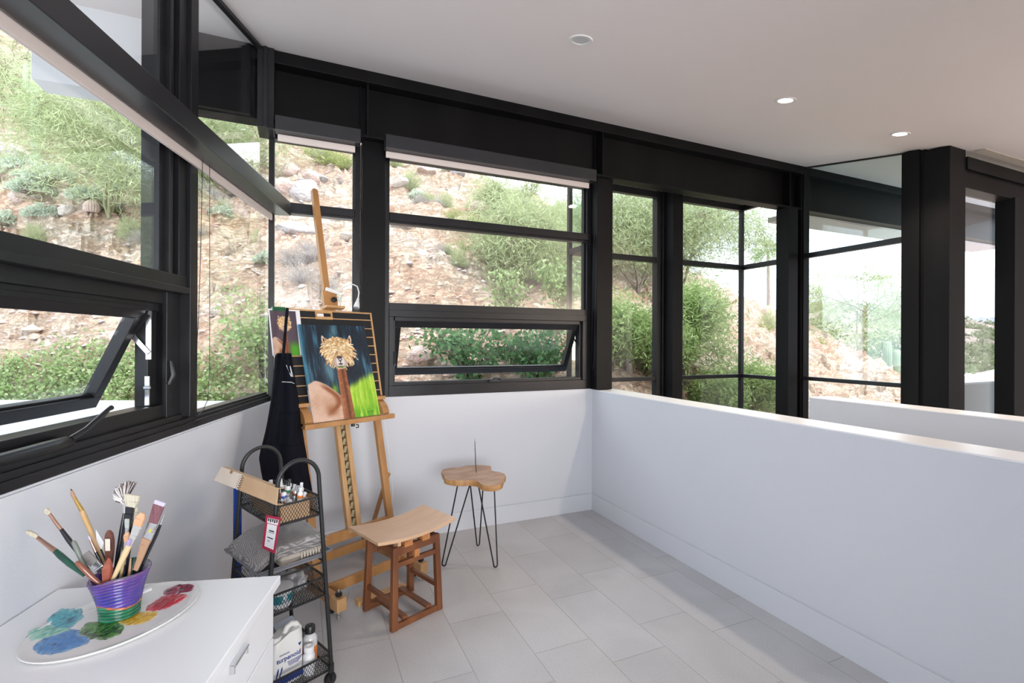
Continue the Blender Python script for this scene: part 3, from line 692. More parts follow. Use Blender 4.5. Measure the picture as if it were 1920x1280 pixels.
# ------------------------------------------------------------------ black wire trolley
CA = R(25); CO = V(-.085, 2.315, 0)
FC = Fr(CO, (math.cos(CA), math.sin(CA), 0), (-math.sin(CA), math.cos(CA), 0))
CART = thing('wire_trolley', 'tall narrow black wire mesh trolley with two arched handles, beside the white cabinet', 'trolley', CO, CA)
def cw(z): return .15 - .0727 * z
YC = .185
for sy in (-1, 1):
    y = sy * YC; path = [V(cw(.07), y, .07), V(cw(.5), y, .5), V(cw(.88), y, .88)]
    for i in range(0, 17):
        a = PI * i / 16; path.append(V(cw(.9) * math.cos(a), y, .905 + .088 * math.sin(a)))
    path += [V(-cw(.88), y, .88), V(-cw(.5), y, .5), V(-cw(.07), y, .07)]
    MB().tube(path, .0088, n=12).build('arch_frame', M_BLKMET, CART, smooth=True)
    for sx_ in (-1, 1):
        k = MB().tube([V(sx_ * cw(.1), y, .062), V(sx_ * cw(.1), y, .098)], .0125, n=12)
        k.lathe([(.0001, -.012), (.022, -.012), (.026, -.006), (.026, .006), (.022, .012), (.0001, .012)], 20, fr=Fr((sx_ * cw(.07), y + .012, .026), (1, 0, 0), (0, 0, 1), (0, 1, 0)))
        k.bar((sx_ * cw(.07), y, .06), (sx_ * cw(.07), y + .0, .03), .03, .012)
        k.build('caster', M_BLACK, CART, smooth=True)
def wire_basket(z0, z1, pitch=.0125, r=.00075):
    k = MB(); xa, xb = cw(z0), cw(z1)
    for z, x in ((z0, xa), (z1, xb)):
        c = [V(-x, -YC, z), V(x, -YC, z), V(x, YC, z), V(-x, YC, z)]
        for i in range(4): k.bar(c[i], c[(i + 1) % 4], .006, .007)
    h = z1 - z0
    def face(p, dirv, Ln):
        n = int(Ln / pitch)
        for s in (-1, 1):
            for i in range(-int(h / pitch) - 1, n + int(h / pitch) + 2):
                t0 = i * pitch; t1 = t0 + s * h * .62
                lo, hi = 0.0, 1.0
                dt_ = t1 - t0
                for lim in (0, Ln):
                    f = (lim - t0) / dt_
                    if (lim == 0) == (dt_ > 0): lo = max(lo, f)
                    else: hi = min(hi, f)
                if hi - lo < .05: continue
                a = p(t0 + dt_ * lo, lo); b = p(t0 + dt_ * hi, hi)
                k.bar(a, b, r * 2, r * 2)
    for sy in (-1, 1):
        face(lambda t, f, sy=sy: V(-(xa + (xb - xa) * f) + t * (xa + (xb - xa) * f) / xa, sy * YC, z0 + h * f), 0, 2 * xa)
    for sx_ in (-1, 1):
        face(lambda t, f, s=sx_: V(s * (xa + (xb - xa) * f), -YC + t, z0 + h * f), 0, 2 * YC)
    n = int(4 * YC / pitch)
    for s in (-1, 1):
        for i in range(-n, 2 * n):
            t0 = -xa + i * pitch; dt_ = s * 2 * YC * .6; lo, hi = 0., 1.
            for lim in (-xa, xa):
                f = (lim - t0) / dt_
                if (lim < 0) == (dt_ > 0): lo = max(lo, f)
                else: hi = min(hi, f)
            if hi - lo < .02: continue
            k.bar(V(t0 + dt_ * lo, -YC + 2 * YC * lo, z0), V(t0 + dt_ * hi, -YC + 2 * YC * hi, z0), r * 2, r * 2)
    k.bar((-xa, 0, z0 - .002), (xa, 0, z0 - .002), .008, .004)
    return k.build('wire_basket', M_BLKMET, CART)
for z0, z1 in ((.750, .826), (.403, .480), (.074, .143)): wire_basket(z0, z1)
k = MB()
for sy in (-1, 1): k.tube([V(-cw(.545), sy * YC, .545), V(cw(.545), sy * YC, .545)], .004, n=8)
for sx_ in (-1, 1): k.tube([V(sx_ * cw(.545), -YC, .545), V(sx_ * cw(.545), YC, .545)], .004, n=8)
k.build('shelf_ring', M_BLKMET, CART, smooth=True)
MB().tube([V(-cw(.76) - .002, .035, .757), V(-cw(.79) - .002, .035, .79), V(-cw(.79) - .002, .085, .79), V(-cw(.76) - .002, .085, .757)], .003, n=6, closed=True).build('hanging_hook', M_BLKMET, CART)

def loc(o, p): o.location = p; return o
M_CARD = mat('kraft_cardboard', (.58, .39, .23, 1), .75, col2=(.53, .345, .20, 1), scale=14)
M_CARDW = mat('pale_cardboard', (.76, .66, .56, 1), .7)
# cardboard box in the top basket
BX = thing('cardboard_box', 'open kraft cardboard box of paint tubes, its long lid tipped left over the trolley rim', 'box', FC(-.0, -.015, .7535), CA)
bx0, bx1, by0, by1 = -.070, .052, -.158, .135
k = MB().box(bx0, bx1, by0, by1, 0, .003)
for a in ((bx0, bx0 + .003, by0, by1), (bx1 - .003, bx1, by0, by1), (bx0, bx1, by0, by0 + .003), (bx0, bx1, by1 - .003, by1)): k.box(*a, .003, .068)
k.build('tray', M_CARD, BX)
# its lid tipped over the left rim
LDT = BX; LDI = (Matrix.Translation(BX.location) @ Matrix.Rotation(CA, 4, 'Z')).inverted()
c = [at(518, 947, 1.868), at(401, 900, 2.07), at(415, 875, 2.09), at(521, 915, 1.885)]
nrm = (c[1] - c[0]).cross(c[3] - c[0]).normalized()
if nrm.dot(FWD) > 0: nrm = -nrm
def lp(u, v, d=0.0): return (c[0].lerp(c[1], u)).lerp(c[3].lerp(c[2], u), v) + nrm * d
def lquad(k, u0, u1, v0, v1, d0, d1):
    vs = [lp(u, v, d) for d in (d0, d1) for u, v in ((u0, v0), (u1, v0), (u1, v1), (u0, v1))]
    k.add(vs, [(3, 2, 1, 0), (4, 5, 6, 7), (0, 1, 5, 4), (1, 2, 6, 5), (2, 3, 7, 6), (3, 0, 4, 7)])
k = MB(); lquad(k, 0, .60, 0, 1, -.004, 0); lquad(k, 0, 1, .97, 1.0, -.03, -.004); lquad(k, 0, 1, 0, .03, -.03, -.004); lid = k.build('lid', M_CARD, BX); lid.matrix_parent_inverse = LDI; lid['label'] = 'lid tipped out over the left rim of the trolley'; LDT = lid
k = MB(); lquad(k, .60, .775, 0, 1, -.004, 0); lquad(k, .775, .83, 0, .80, -.004, 0); lquad(k, .83, 1, 0, 1, -.004, 0); k.build('pale_end', M_CARDW, LDT)
k = MB(); lquad(k, .775, .83, .80, 1, -.0045, -.002); k.build('thumb_notch', mat('cardboard_core', (.40, .22, .10, 1), .8), LDT)
k = MB()
for i in range(12):
    v = .03 + i * .078; s = .012 if i % 2 else -.012
    lquad(k, .575 + s, .597 + s, v, v + .05, 0, .0006); lquad(k, .612 - s, .624 - s, v, v + .04, 0, .0006)
k.build('printed_pattern', M_BLACK, LDT)

# paint tubes
M_TW = mat('white_tube_paint', (.78, .78, .79, 1), .3)
M_ALU = mat('bare_aluminium_tube', (.66, .67, .68, 1), .35, .8)
def tube_mesh(name, label, base, up, ln, r, band, cap, body=None, roll=0.0):
    up = Vector(up).normalized(); sx_ = up.cross(V(math.cos(roll), math.sin(roll), .1)).normalized(); fr = Fr(base, sx_, up.cross(sx_), up)
    o = thing(name, label, 'paint tube', base, 0, 'paint tubes in the cardboard box')
    f0 = Fr((0, 0, 0), fr.ax, fr.ay, fr.az)
    def wob(qv, a, i):
        t = qv[2] / ln; s = max(0, 1 - t * 2.0); return (qv[0] * (1 + .35 * s), qv[1] * max(1 - s, .10), qv[2])
    prof = [(r, 0), (r, .006), (r, ln * .3), (r, ln * .55), (r, ln * .78), (r * .96, ln * .80), (r * .5, ln * .86)]
    MB().lathe(prof, 16, fr=f0, wob=wob).build('tube_body', body or M_TW, o, smooth=True)
    MB().lathe([(r * 1.02, ln * .60), (r * 1.03, ln * .605), (r * 1.03, ln * .70), (r * 1.02, ln * .705)], 16, fr=f0).build('colour_band', band, o, smooth=True)
    MB().lathe([(r * .62, ln * .84), (r * .62, ln * .985), (r * .52, ln), (.0001, ln)], 12, fr=f0).build('cap', cap, o, smooth=True)
    return o
CC = {n: mat(n + '_pigment', c_, .35) for n, c_ in dict(scarlet=(.62, .06, .04, 1), orange=(.75, .22, .04, 1), yellow=(.75, .52, .05, 1), blue=(.05, .12, .42, 1), violet=(.22, .10, .35, 1), green=(.06, .25, .10, 1), black=(.015, .015, .016, 1), brown=(.20, .08, .03, 1), grey=(.35, .36, .38, 1), pale=(.70, .70, .72, 1)).items()}
M_CLEARCAP = mat('frosted_cap', (.62, .66, .68, 1), .25)
TUB = [  # x, y in the box, lean, length, radius, band, cap, where
    (.026, -.135, (.05, .02), .108, .0115, 'orange', 'pale', 'with orange band and white cap at the near right box corner'),
    (.040, -.105, (.10, .05), .118, .0105, 'grey', 'pale', 'with a plain grey band and pale cap behind the orange banded one'),
    (.004, -.142, (-.35, .1), .085, .012, 'pale', 'grey', 'short and white, leaning left at the near edge of the box'),
    (-.022, -.138, (-.5, .2), .09, .011, 'yellow', 'pale', 'with a yellow band leaning far left by the lid'),
    (-.012, -.112, (-.1, .25), .112, .0115, 'blue', 'black', 'with blue band and black cap in the near middle'),
    (-.034, -.095, (-.2, .1), .118, .0115, 'violet', 'pale', 'with a violet band and white cap behind the near arch'),
    (.016, -.082, (.25, .05), .105, .0105, 'brown', 'grey', 'with a brown band and grey cap leaning right'),
    (-.018, -.062, (.02, .1), .135, .0125, 'pale', 'clear', 'all white and tallest, in the middle of the box'),
    (-.040, -.045, (-.1, .1), .132, .0115, 'grey', 'clear', 'grey banded with a clear cap at the left middle of the box'),
    (.010, -.038, (.1, -.05), .118, .0115, 'green', 'black', 'with a green band, right of the tallest tube'),
    (.034, -.05, (.2, .2), .10, .011, 'scarlet', 'pale', 'with a scarlet band low at the right side of the box'),
    (-.03, -.005, (.02, .2), .125, .012, 'blue', 'pale', 'with blue band at the back near the far arch'),
    (.008, .01, (.05, .1), .12, .012, 'pale', 'pale', 'plain white at the back middle of the box'),
    (.018, -.115, (.5, -.1), .09, .011, 'grey', 'pale', 'grey banded, lying low between the orange banded ones'),
    (-.004, -.09, (-.6, -.3), .10, .0115, 'scarlet', 'black', 'with a scarlet band lying left across the middle'),
    (.022, -.03, (.7, .2), .10, .011, 'blue', 'pale', 'with a blue band lying to the right side'),
    (-.02, -.03, (-.5, .5), .11, .011, 'yellow', 'black', 'with a yellow band leaning back left'),
    (.0, -.12, (.3, -.5), .07, .012, 'brown', 'pale', 'stubby and brown banded, tipped to the front'),
    (-.045, -.125, (-.2, -.3), .08, .011, 'violet', 'black', 'with a violet band low by the left rim'),
    (.02, .03, (.4, .4), .10, .0115, 'orange', 'black', 'with an orange band at the far end of the box'),
    (.034, .0, (.1, .02), .115, .0115, 'black', 'black', 'with black band and black cap at the back right'),
]
for x, y, ln_, Ln, r, band, cap, wh in TUB:
    up = FC.ax * ln_[0] + FC.ay * ln_[1] + V(0, 0, 1)
    tube_mesh('paint_tube', 'small paint tube ' + wh, FC(x, y - .0, .758), up, Ln, r, CC[band], M_CLEARCAP if cap == 'clear' else CC[cap], M_ALU if band in ('yellow', 'brown') else None, roll=x * 30)
o = tube_mesh('paint_tube', 'bright red paint tube lying tilted by the near arch of the trolley', FC(-.052, -.10, .80), FC.ax * .5 + FC.ay * .85 + V(0, 0, .55), .085, .014, CC['scarlet'], CC['pale'], CC['scarlet'])
# little boxes lying among the tubes
for p, rz, sz, cn, lb in ((FC(.028, -.152, .795), .3, (.036, .012, .014), M_CARDW, 'tiny cream carton lying on the tubes at the near edge'),):
    t = thing('small_carton', lb, 'carton', p, CA + rz); MB().box(-sz[0] / 2, sz[0] / 2, -sz[1] / 2, sz[1] / 2, 0, sz[2]).build('carton_body', cn, t, bevel=.001)

# red edged tag
TG = thing('hanging_tag', 'red bordered white price tag hanging from the left rim of the top basket', 'tag')
c = [at(491, 1027, 1.893), at(515, 1038, 1.872), at(526, 970, 1.863), at(499, 965, 1.885)]
nrm = (c[1] - c[0]).cross(c[3] - c[0]).normalized(); nrm = -nrm if nrm.dot(FWD) > 0 else nrm
M_RED = mat('tag_red', (.42, .02, .06, 1), .45); M_PAPER = mat('white_paper', (.78, .78, .80, 1), .6)
k = MB(); lquad(k, 0, 1, 0, 1, -.0015, 0); k.build('card', M_RED, TG)
k = MB(); lquad(k, .17, .86, .09, .76, 0, .0005); k.build('white_field', M_PAPER, TG)
k = MB(); lquad(k, .14, .90, .78, .93, 0, .0005); k.build('header', M_PAPER, TG)
k = MB()
for i in range(5): lquad(k, .18 + i * .145, .27 + i * .145, .84 - .02 * (i % 2), .925, .0005, .0008); 
for v, a, b_, hh in ((.56, .36, .72, .035), (.525, .33, .75, .012), (.36, .30, .72, .03), (.27, .34, .5, .02)): lquad(k, a, b_, v, v + hh, .0005, .0008)
k.build('printed_lettering', CC['black'], TG)

# grey tray with blanket and towel
M_GREYPL = mat('grey_plastic', (.23, .235, .255, 1), .45)
TR = thing('grey_tray', 'shallow grey plastic tray resting on the wire shelf of the trolley', 'tray', FC(0, 0, .550), CA)
tx0, tx1, ty = -.155, .150, .170
k = MB().box(tx0 + .03, tx1 - .03, -ty + .02, ty - .02, 0, .006)
rim = [(tx0 + .03, -ty + .02, .004), (tx1 - .03, -ty + .02, .004), (tx1 - .03, ty - .02, .004), (tx0 + .03, ty - .02, .004)]
top = [(tx0, -ty, .026), (tx1, -ty, .026), (tx1, ty, .026), (tx0, ty, .026)]
for i in range(4):
    j = (i + 1) % 4; a, b_, c_, d_ = V(*rim[i]), V(*rim[j]), V(*top[j]), V(*top[i])
    ctr = V(0, 0, .03); n_ = (ctr - (a + c_) / 2).normalized() * .004
    k.add([a, b_, c_, d_, a + n_, b_ + n_, c_ + n_, d_ + n_], [(0, 1, 2, 3), (7, 6, 5, 4), (0, 4, 5, 1), (2, 6, 7, 3), (1, 5, 6, 2), (3, 7, 4, 0)])
k.build('tray_body', M_GREYPL, TR, bevel=.0015)
MB().tube([V(*p) + V(0, 0, .002) for p in top], .005, n=8, closed=True).build('rolled_rim', M_GREYPL, TR, smooth=True)

def folded(k, x0, x1, y0, y1, zb, th, seed, droop=0.0, amp=.004):
    """one fold of cloth: a soft slab whose edges are rounded"""
    nu, nv = 40, 28
    def f(side):
        def g(u, v):
            x = x0 + (x1 - x0) * u; y = y0 + (y1 - y0) * v
            e = min(min(u, 1 - u) * (x1 - x0), min(v, 1 - v) * (y1 - y0)) / (th * .75); e = min(e, 1)
            hh = th / 2 * math.sqrt(max(0, 1 - (1 - e) ** 2))
            z = zb + th / 2 + side * hh + amp * mnoise.noise(V(x * 14 + seed, y * 14, seed)) + amp * .5 * mnoise.noise(V(x * 40, y * 30 + seed, 2))
            z -= droop * max(0, .35 - u) ** 1.5 * 2
            return V(x + .004 * mnoise.noise(V(y * 30, seed, z * 50)), y, z)
        return g
    a = MB().grid(f(1), nu, nv); k.add(a.v, a.f); b = MB().grid(f(-1), nu, nv); k.add(b.v, [tuple(reversed(q)) for q in b.f])
M_TOWEL = mat('beige_terry', (.52, .465, .40, 1), .95, bump=.0015, scale=420, sheen=.3)
t = thing('folded_towel', 'folded beige towel with a ribbed hem under the grey checked blanket on the trolley', 'towel', FC(.03, 0, .5585), CA)
k = MB(); folded(k, -.085, .105, -.142, .135, .0, .020, 1.0); folded(k, -.085, .107, -.146, .135, .019, .022, 2.0); k.build('towel_body', M_TOWEL, t, smooth='all')
k = MB()
for i in range(7): k.tube([V(.0 + i * .0125, -.144, .004), V(.0 + i * .0125, -.150, .018), V(.0 + i * .0125, -.149, .032), V(.0 + i * .0125, -.138, .040)], .0042, n=6)
k.build('ribbed_hem', M_TOWEL, t, smooth='all')
mb_ = bpy.data.materials.new('grey_birdseye_weave'); mb_.use_nodes = True; nt = mb_.node_tree; bs = nt.nodes['Principled BSDF']; bs.inputs['Roughness'].default_value = .95
tc = nt.nodes.new('ShaderNodeTexCoord'); mp = nt.nodes.new('ShaderNodeMapping'); ck = nt.nodes.new('ShaderNodeTexChecker')
mp.inputs['Rotation'].default_value = (R(6), R(5), R(45)); ck.inputs['Scale'].default_value = 380; ck.inputs['Color1'].default_value = (.60, .57, .55, 1); ck.inputs['Color2'].default_value = (.085, .085, .10, 1)
nt.links.new(tc.outputs['Object'], mp.inputs['Vector']); nt.links.new(mp.outputs['Vector'], ck.inputs['Vector']); nt.links.new(ck.outputs['Color'], bs.inputs['Base Color'])
t = thing('folded_blanket', 'folded grey and white checked woven blanket lying on top of the towel on the trolley', 'blanket', FC(.003, .005, .6005), CA)
k = MB(); folded(k, -.150, .120, -.150, .15, -.004, .018, 5.0, .10); folded(k, -.158, .140, -.153, .155, .011, .018, 6.0, .12); folded(k, -.156, .142, -.156, .16, .026, .022, 7.5, .13, .008)
k.build('blanket_body', mb_, t, smooth='all')

# blue board standing behind the trolley
t = thing('blue_straightedge', 'flat blue plastic straightedge standing on end behind the trolley by the left wall', 'straightedge', V(-.268, 2.56, 0), CA)
MB().box(-.017, .017, -.006, .006, 0, .80).build('blade', mat('bright_blue_plastic', (.008, .045, .30, 1), .35), t, bevel=.002)

# middle basket: tub and bag
t = thing('white_tub', 'white plastic tub with a teal label in the middle basket of the trolley', 'tub', FC(-.045, -.125, .4055), CA)
MB().lathe([(.040, 0), (.042, .004), (.046, .055), (.047, .0745)], 32).build('tub_body', M_TW, t, smooth=True)
MB().lathe([(.0425, .012), (.0465, .052)], 32).build('teal_label', mat('teal_label', (.01, .22, .26, 1), .4), t, smooth=True)
k = MB(); k.lathe([(.0001, .0005), (.009, .0005), (.009, 0)], 16, fr=Fr(Vector((-.002, -.0462, .044)), (1, 0, 0), (0, 0, 1), (0, -1, 0)))
for i in range(3): k.box(-.018 + i * .001, .014 - i * .002, -.0480, -.0450, .020 + i * .006, .022 + i * .006)
k.build('label_print', M_PAPER, t)
t = thing('clear_bag', 'crumpled grey plastic bag in the middle basket behind the white tub', 'plastic bag', FC(.05, -.03, .4055), CA)
k = MB()
def crump(u, v):
    a = 2 * PI * u; b_ = PI * (v - .5); d = V(math.cos(a) * math.cos(b_), math.sin(a) * math.cos(b_), math.sin(b_))
    r_ = 1 + .35 * mnoise.noise(d * 2.2 + V(3, 1, 0)) + .22 * abs(mnoise.noise(d * 5)) ; return V(d.x * .045 * r_, d.y * .075 * r_, .034 + max(d.z * .034 * r_, -.033))
k.grid(crump, 40, 24, close_u=True); k.build('bag_film', mat('cloudy_plastic', (.42, .41, .41, 1), .22, coat=.4), t, smooth=True)

# bottom basket
M_JUG = mat('milky_plastic', (.76, .75, .72, 1), .35)
JO = thing('solvent_jug', 'white plastic jug with blue lettering and looped handle in the bottom basket of the trolley', 'jug', FC(-.022, -.105, .0765), CA + R(2))
JW, JD, JH = .066, .042, .205
k = MB()
def jugp(u, v):
    z = JH * v; a = 2 * PI * u; ca_, sa_ = math.cos(a), math.sin(a); p_ = 5
    r_ = (abs(ca_) ** p_ + abs(sa_) ** p_) ** (-1 / p_)
    sh = 1.0 if v < .66 else 1 - .16 * ((v - .66) / .34) ** 2
    bt = 1 - .06 * max(0, .04 - v) / .04
    x, y = ca_ * r_ * JW * sh * bt, sa_ * r_ * JD * sh * bt
    if v > .66: z -= .035 * ((v - .66) / .34) * max(0, -(x / JW) * .9 + .1)
    return V(x, y, z)
k.grid(jugp, 48, 26, close_u=True); nn = len(k.v)
k.f += [tuple(range(47, -1, -1)), tuple(nn - 48 + i for i in range(48))]; k.m += [0, 0]
k.build('jug_body', M_JUG, JO, smooth=True)
MB().lathe([(.018, 0), (.021, .002), (.021, .018), (.019, .021), (.0001, .021)], 24, c=(-.036, -.004, .176)).build('screw_cap', M_JUG, JO, smooth=True)
MB().tube([V(.004, 0, .192), V(.012, 0, .212), V(.03, 0, .219), V(.048, 0, .212), V(.060, 0, .19), V(.064, 0, .15)], [.012, .011, .011, .011, .012, .012], n=12, flat=(1, 1.1)).build('looped_handle', M_JUG, JO, smooth=True)
fj = Fr((0, -JD - .0006, 0), (1, 0, 0), (0, 0, 1), (0, -1, 0))
M_INK = mat('blue_ink', (.01, .035, .22, 1), .4)
text_mesh('turpenoid', .027, Fr((0, -JD - .0004, .112), (1, 0, 0), (0, 0, 1), (0, -1, 0)), 'lettering', M_INK, JO, bold=.0006, squash=.92)
text_mesh('ODORLESS', .0085, Fr((-.018, -JD - .0004, .131), (1, 0, 0), (0, 0, 1), (0, -1, 0)), 'lettering', M_INK, JO, bold=.0002)
k = MB().box(-.060, .060, -.0006, .0008, .012, .042, Fr((0, -JD, 0), (1, 0, 0), (0, 1, 0)))
for i in range(4): k.box(-.006 + i * .002, .056 - i * .005, -.0005, .0008, .092 - i * .0055, .0945 - i * .0055, Fr((0, -JD, 0), (1, 0, 0), (0, 1, 0)))
for i in range(3): k.box(-.03, .054 - i * .006, -.0004, .0008, .068 - i * .005, .0690 - i * .005, Fr((0, -JD, 0), (1, 0, 0), (0, 1, 0)))
k.build('blue_band', M_INK, JO)
for x0, x1 in ((-.052, -.045), (-.040, -.030)):
    k = MB(); k.bar((x0, -JD - .0006, .04), (x1, -JD - .0006, .07), .005, .0008, up=(0, 1, 0)); k.bar((x1, -JD - .0006, .07), (x1 + .003, -JD - .0006, .084), .008, .0008, up=(0, 1, 0), w2=.002); k.build('brush_emblem', M_INK, JO)
k = MB(); k.prism([(.038, .150), (.052, .150), (.045, .137)], .0006, fr=Fr((0, -JD - .0002, 0), (1, 0, 0), (0, 0, 1), (0, -1, 0)))
k.build('shield_emblem', M_INK, JO)
# carton behind the jug
t = thing('pale_carton', 'pale blue-grey carton with a dark green letter panel behind the white jug', 'carton', FC(.03, .03, .0765), CA + R(8))
M_BLUEG = mat('blue_grey_card', (.42, .48, .56, 1), .5)
MB().box(-.045, .045, -.035, .04, 0, .15).prism([(-.045, .15), (.045, .15), (.045, .163), (-.045, .163)], .0001, fr=ID).build('carton_body', M_BLUEG, t, bevel=.002)
MB().add([(-.045, -.035, .15), (.045, -.035, .15), (.045, .0, .172), (-.045, .0, .172), (.045, .04, .15), (-.045, .04, .15)], [(0, 1, 2, 3), (3, 2, 4, 5), (1, 4, 2), (0, 3, 5)]).build('gable_top', M_BLUEG, t)
MB().box(.012, .038, -.0356, -.034, .085, .128).build('letter_panel', mat('dark_green_ink', (.02, .06, .03, 1), .5), t)
text_mesh('M', .022, Fr((.025, -.0358, .107), (1, 0, 0), (0, 0, 1), (0, -1, 0)), 'lettering', mat('lime_ink', (.35, .50, .12, 1), .5), t, bold=.0004)
# bottles
M_BOTTLE = mat('cloudy_bottle', (.60, .60, .60, 1), .2, coat=.3)
def bottle(label, p, r, h, cap, capm, bodym):
    t = thing('small_bottle', label, 'bottle', p, CA, 'bottles in the bottom basket')
    MB().lathe([(r * .94, 0), (r, .004), (r, h * .66), (r * .9, h * .72), (r * .5, h * .8), (r * .5, h * .84)], 24).build('bottle_body', bodym, t, smooth=True)
    MB().lathe([(cap, h * .82), (cap, h * .98), (cap * .9, h), (cap * .4, h), (cap * .35, h - .003), (.0001, h - .003)], 24).build('cap', capm, t, smooth=True)
    MB().lathe([(r * 1.01, h * .15), (r * 1.01, h * .5)], 24).build('label_wrap', CC['orange'] if capm is M_BLACK else M_PAPER, t, smooth=True)
bottle('clear bottle with a wide black cap in the bottom basket by the right post', FC(.098, -.085, .0765), .030, .165, .021, M_BLACK, M_BOTTLE)
bottle('white bottle with a ribbed white cap right beside the jug', FC(.066, -.142, .0765), .024, .115, .0205, M_TW, M_TW)
# wooden block and white disc behind the jug
t = thing('wooden_block', 'brown wooden block leaning behind the white jug in the bottom basket', 'wooden block', FC(-.09, .02, .0765), CA)
MB().tube([V(-.02, 0, 0), V(-.012, .005, .10), V(.005, .01, .19), V(.022, .012, .235)], [.030, .032, .034, .022], n=12, flat=(1, .6)).build('block_body', mat('worn_brown_wood', (.21, .085, .04, 1), .5, col2=(.30, .14, .07, 1), scale=12), t, smooth=True)
t = thing('white_saucer', 'white round saucer leaning on the wooden block behind the jug', 'saucer', FC(-.046, -.040, .0775), CA)
MB().lathe([(.0001, 0), (.045, .0), (.075, .010), (.077, .012), (.044, .004), (.0001, .004)], 40, fr=Fr((0, 0, .077), (1, 0, 0), V(0, .25, 1).normalized(), V(0, -1, .25).normalized())).build('dish', M_GLAZE, t, smooth=True)
# ------------------------------------------------------------------ easel
EA = R(25.5); EO = V(.43, 2.87, 0)
EC = V(math.cos(EA), math.sin(EA), 0); EB = V(-math.sin(EA), math.cos(EA), 0)
M_BEECH = mat('oiled_beech', (.46, .235, .085, 1), .42, col2=(.38, .18, .060, 1), scale=6, stretch=(3, 3, .4), detail=5)
M_BEECHL = mat('light_beech', (.56, .33, .15, 1), .45, col2=(.48, .265, .11, 1), scale=8, stretch=(3, 3, .6))
ES = thing('studio_easel', 'tall beech studio easel leaning back in the corner, holding the alpaca painting', 'easel', EO, EA)
# local: x across, y backwards, z up; the mast plane leans back
TL = .24; W0 = .22
def mast(u, z, d=0.0): return V(u, W0 + TL * z + d, z)
LEAN = V(0, TL, 1).normalized(); LNR = V(0, -1, TL).normalized()     # along the lean, and out of its front
for s in (-1, 1):
    u = s * .275
    r_ = MB().box(u - .021, u + .021, -.045, .62, .052, .108).build('runner', M_BEECH, ES, bevel=.003)
    MB().box(u - .028, u + .028, -.05, .025, .045, .113).build('end_block', M_BEECHL, r_, bevel=.003)
    k = MB().tube([V(u, -.015, .02), V(u, -.015, .150)], .0042, n=8).tube([V(u, -.015, .0), V(u, -.015, .012)], .011, n=12)
    k.build('levelling_screw', M_STAIN, r_, smooth=True)
    MB().lathe([(.016, .118), (.019, .122), (.019, .132), (.013, .137), (.0001, .137)], 14, c=(u, -.015, 0)).build('screw_knob', M_BLACK, r_, smooth=True)
    for yy in (.05, .56):
        MB().lathe([(.0001, -.011), (.020, -.011), (.022, 0), (.020, .011), (.0001, .011)], 18, fr=Fr((u - .0, yy, .0225), (0, 1, 0), (0, 0, 1), (1, 0, 0))).box(u - .013, u + .013, yy - .012, yy + .012, .036, .053).build('caster', M_BLACK, r_, smooth=True)
    MB().bar(mast(s * .262, .10), mast(s * .262, 1.30), .045, .032, up=LNR).build('side_post', M_BEECH, ES, bevel=.003)
    MB().bar(V(s * .295, W0 + TL * .59, .59), V(s * .295, .585, .10), .018, .026).tube([V(s * .27, W0 + TL * .58, .58), V(s * .31, W0 + TL * .58, .58)], .008, n=10).build('diagonal_strut', M_BEECH, ES, bevel=.002)
for w_, z_, hh, nm in ((.167, .075, .055, 'crossbar'), (.556, .08, .055, 'crossbar')):
    MB().bar(V(-.275, w_, z_), V(.275, w_, z_), .028, hh).build(nm, M_BEECH, ES, bevel=.003)
MB().bar(mast(-.262, .30), mast(.262, .30), .028, .06).build('crossbar', M_BEECH, ES, bevel=.003)
MB().bar(mast(-.262, 1.25, .01), mast(.262, 1.25, .01), .028, .06).build('crossbar', M_BEECH, ES, bevel=.003)
# slotted lower mast with ratchet
lm = MB()
for u in (-.031, .031): lm.bar(mast(u, .30), mast(u, 1.7), .030, .036, up=LNR)
lm = lm.build('slotted_mast', M_BEECHL, ES, bevel=.003)
MB().bar(mast(0, .30, .012), mast(0, 1.7, .012), .034, .008, up=LNR).build('slot_back', mat('dark_slot_wood', (.10, .055, .025, 1), .6), lm)
k = MB()
for i in range(14):
    z = .34 + i * .048; k.bar(mast(-.004, z) + LNR * .002, mast(.006, z + .036) + LNR * .010, .018, .006, up=LNR)
k.build('ratchet', mat('olive_brass', (.32, .29, .17, 1), .45), lm)
# upper mast
k = MB().bar(mast(0, 1.60) + LNR * .004, mast(0, 2.50) + LNR * .004, .042, .03, up=LNR)
k.prism([(-.021 + .021 * 0, 0), (.021, 0), (.021, .012), (.014, .022), (.0, .026), (-.014, .022), (-.021, .012)], .03, fr=Fr(mast(0, 2.50) - LNR * .011, (1, 0, 0), LEAN, LNR))
k.build('upper_mast', M_BEECH, ES, bevel=.002)
fh = Fr(mast(0, 1.68), (1, 0, 0), LEAN, LNR)      # x across, y up the mast, z out of the front
hd = MB().box(-.045, .052, .015, .125, .020, .045, fh).build('top_clamp', M_BEECH, ES, bevel=.003)
MB().box(-.050, .085, .0, .016, .015, .075, fh).build('clamp_shelf', M_BEECHL, hd, bevel=.002)
MB().lathe([(.016, 0), (.018, .004), (.018, .016), (.013, .020), (.0001, .020)], 16, fr=Fr(fh(.022, .06, .045), fh.ax, fh.ay, fh.az)).build('clamp_knob', M_BLACK, hd, smooth=True)
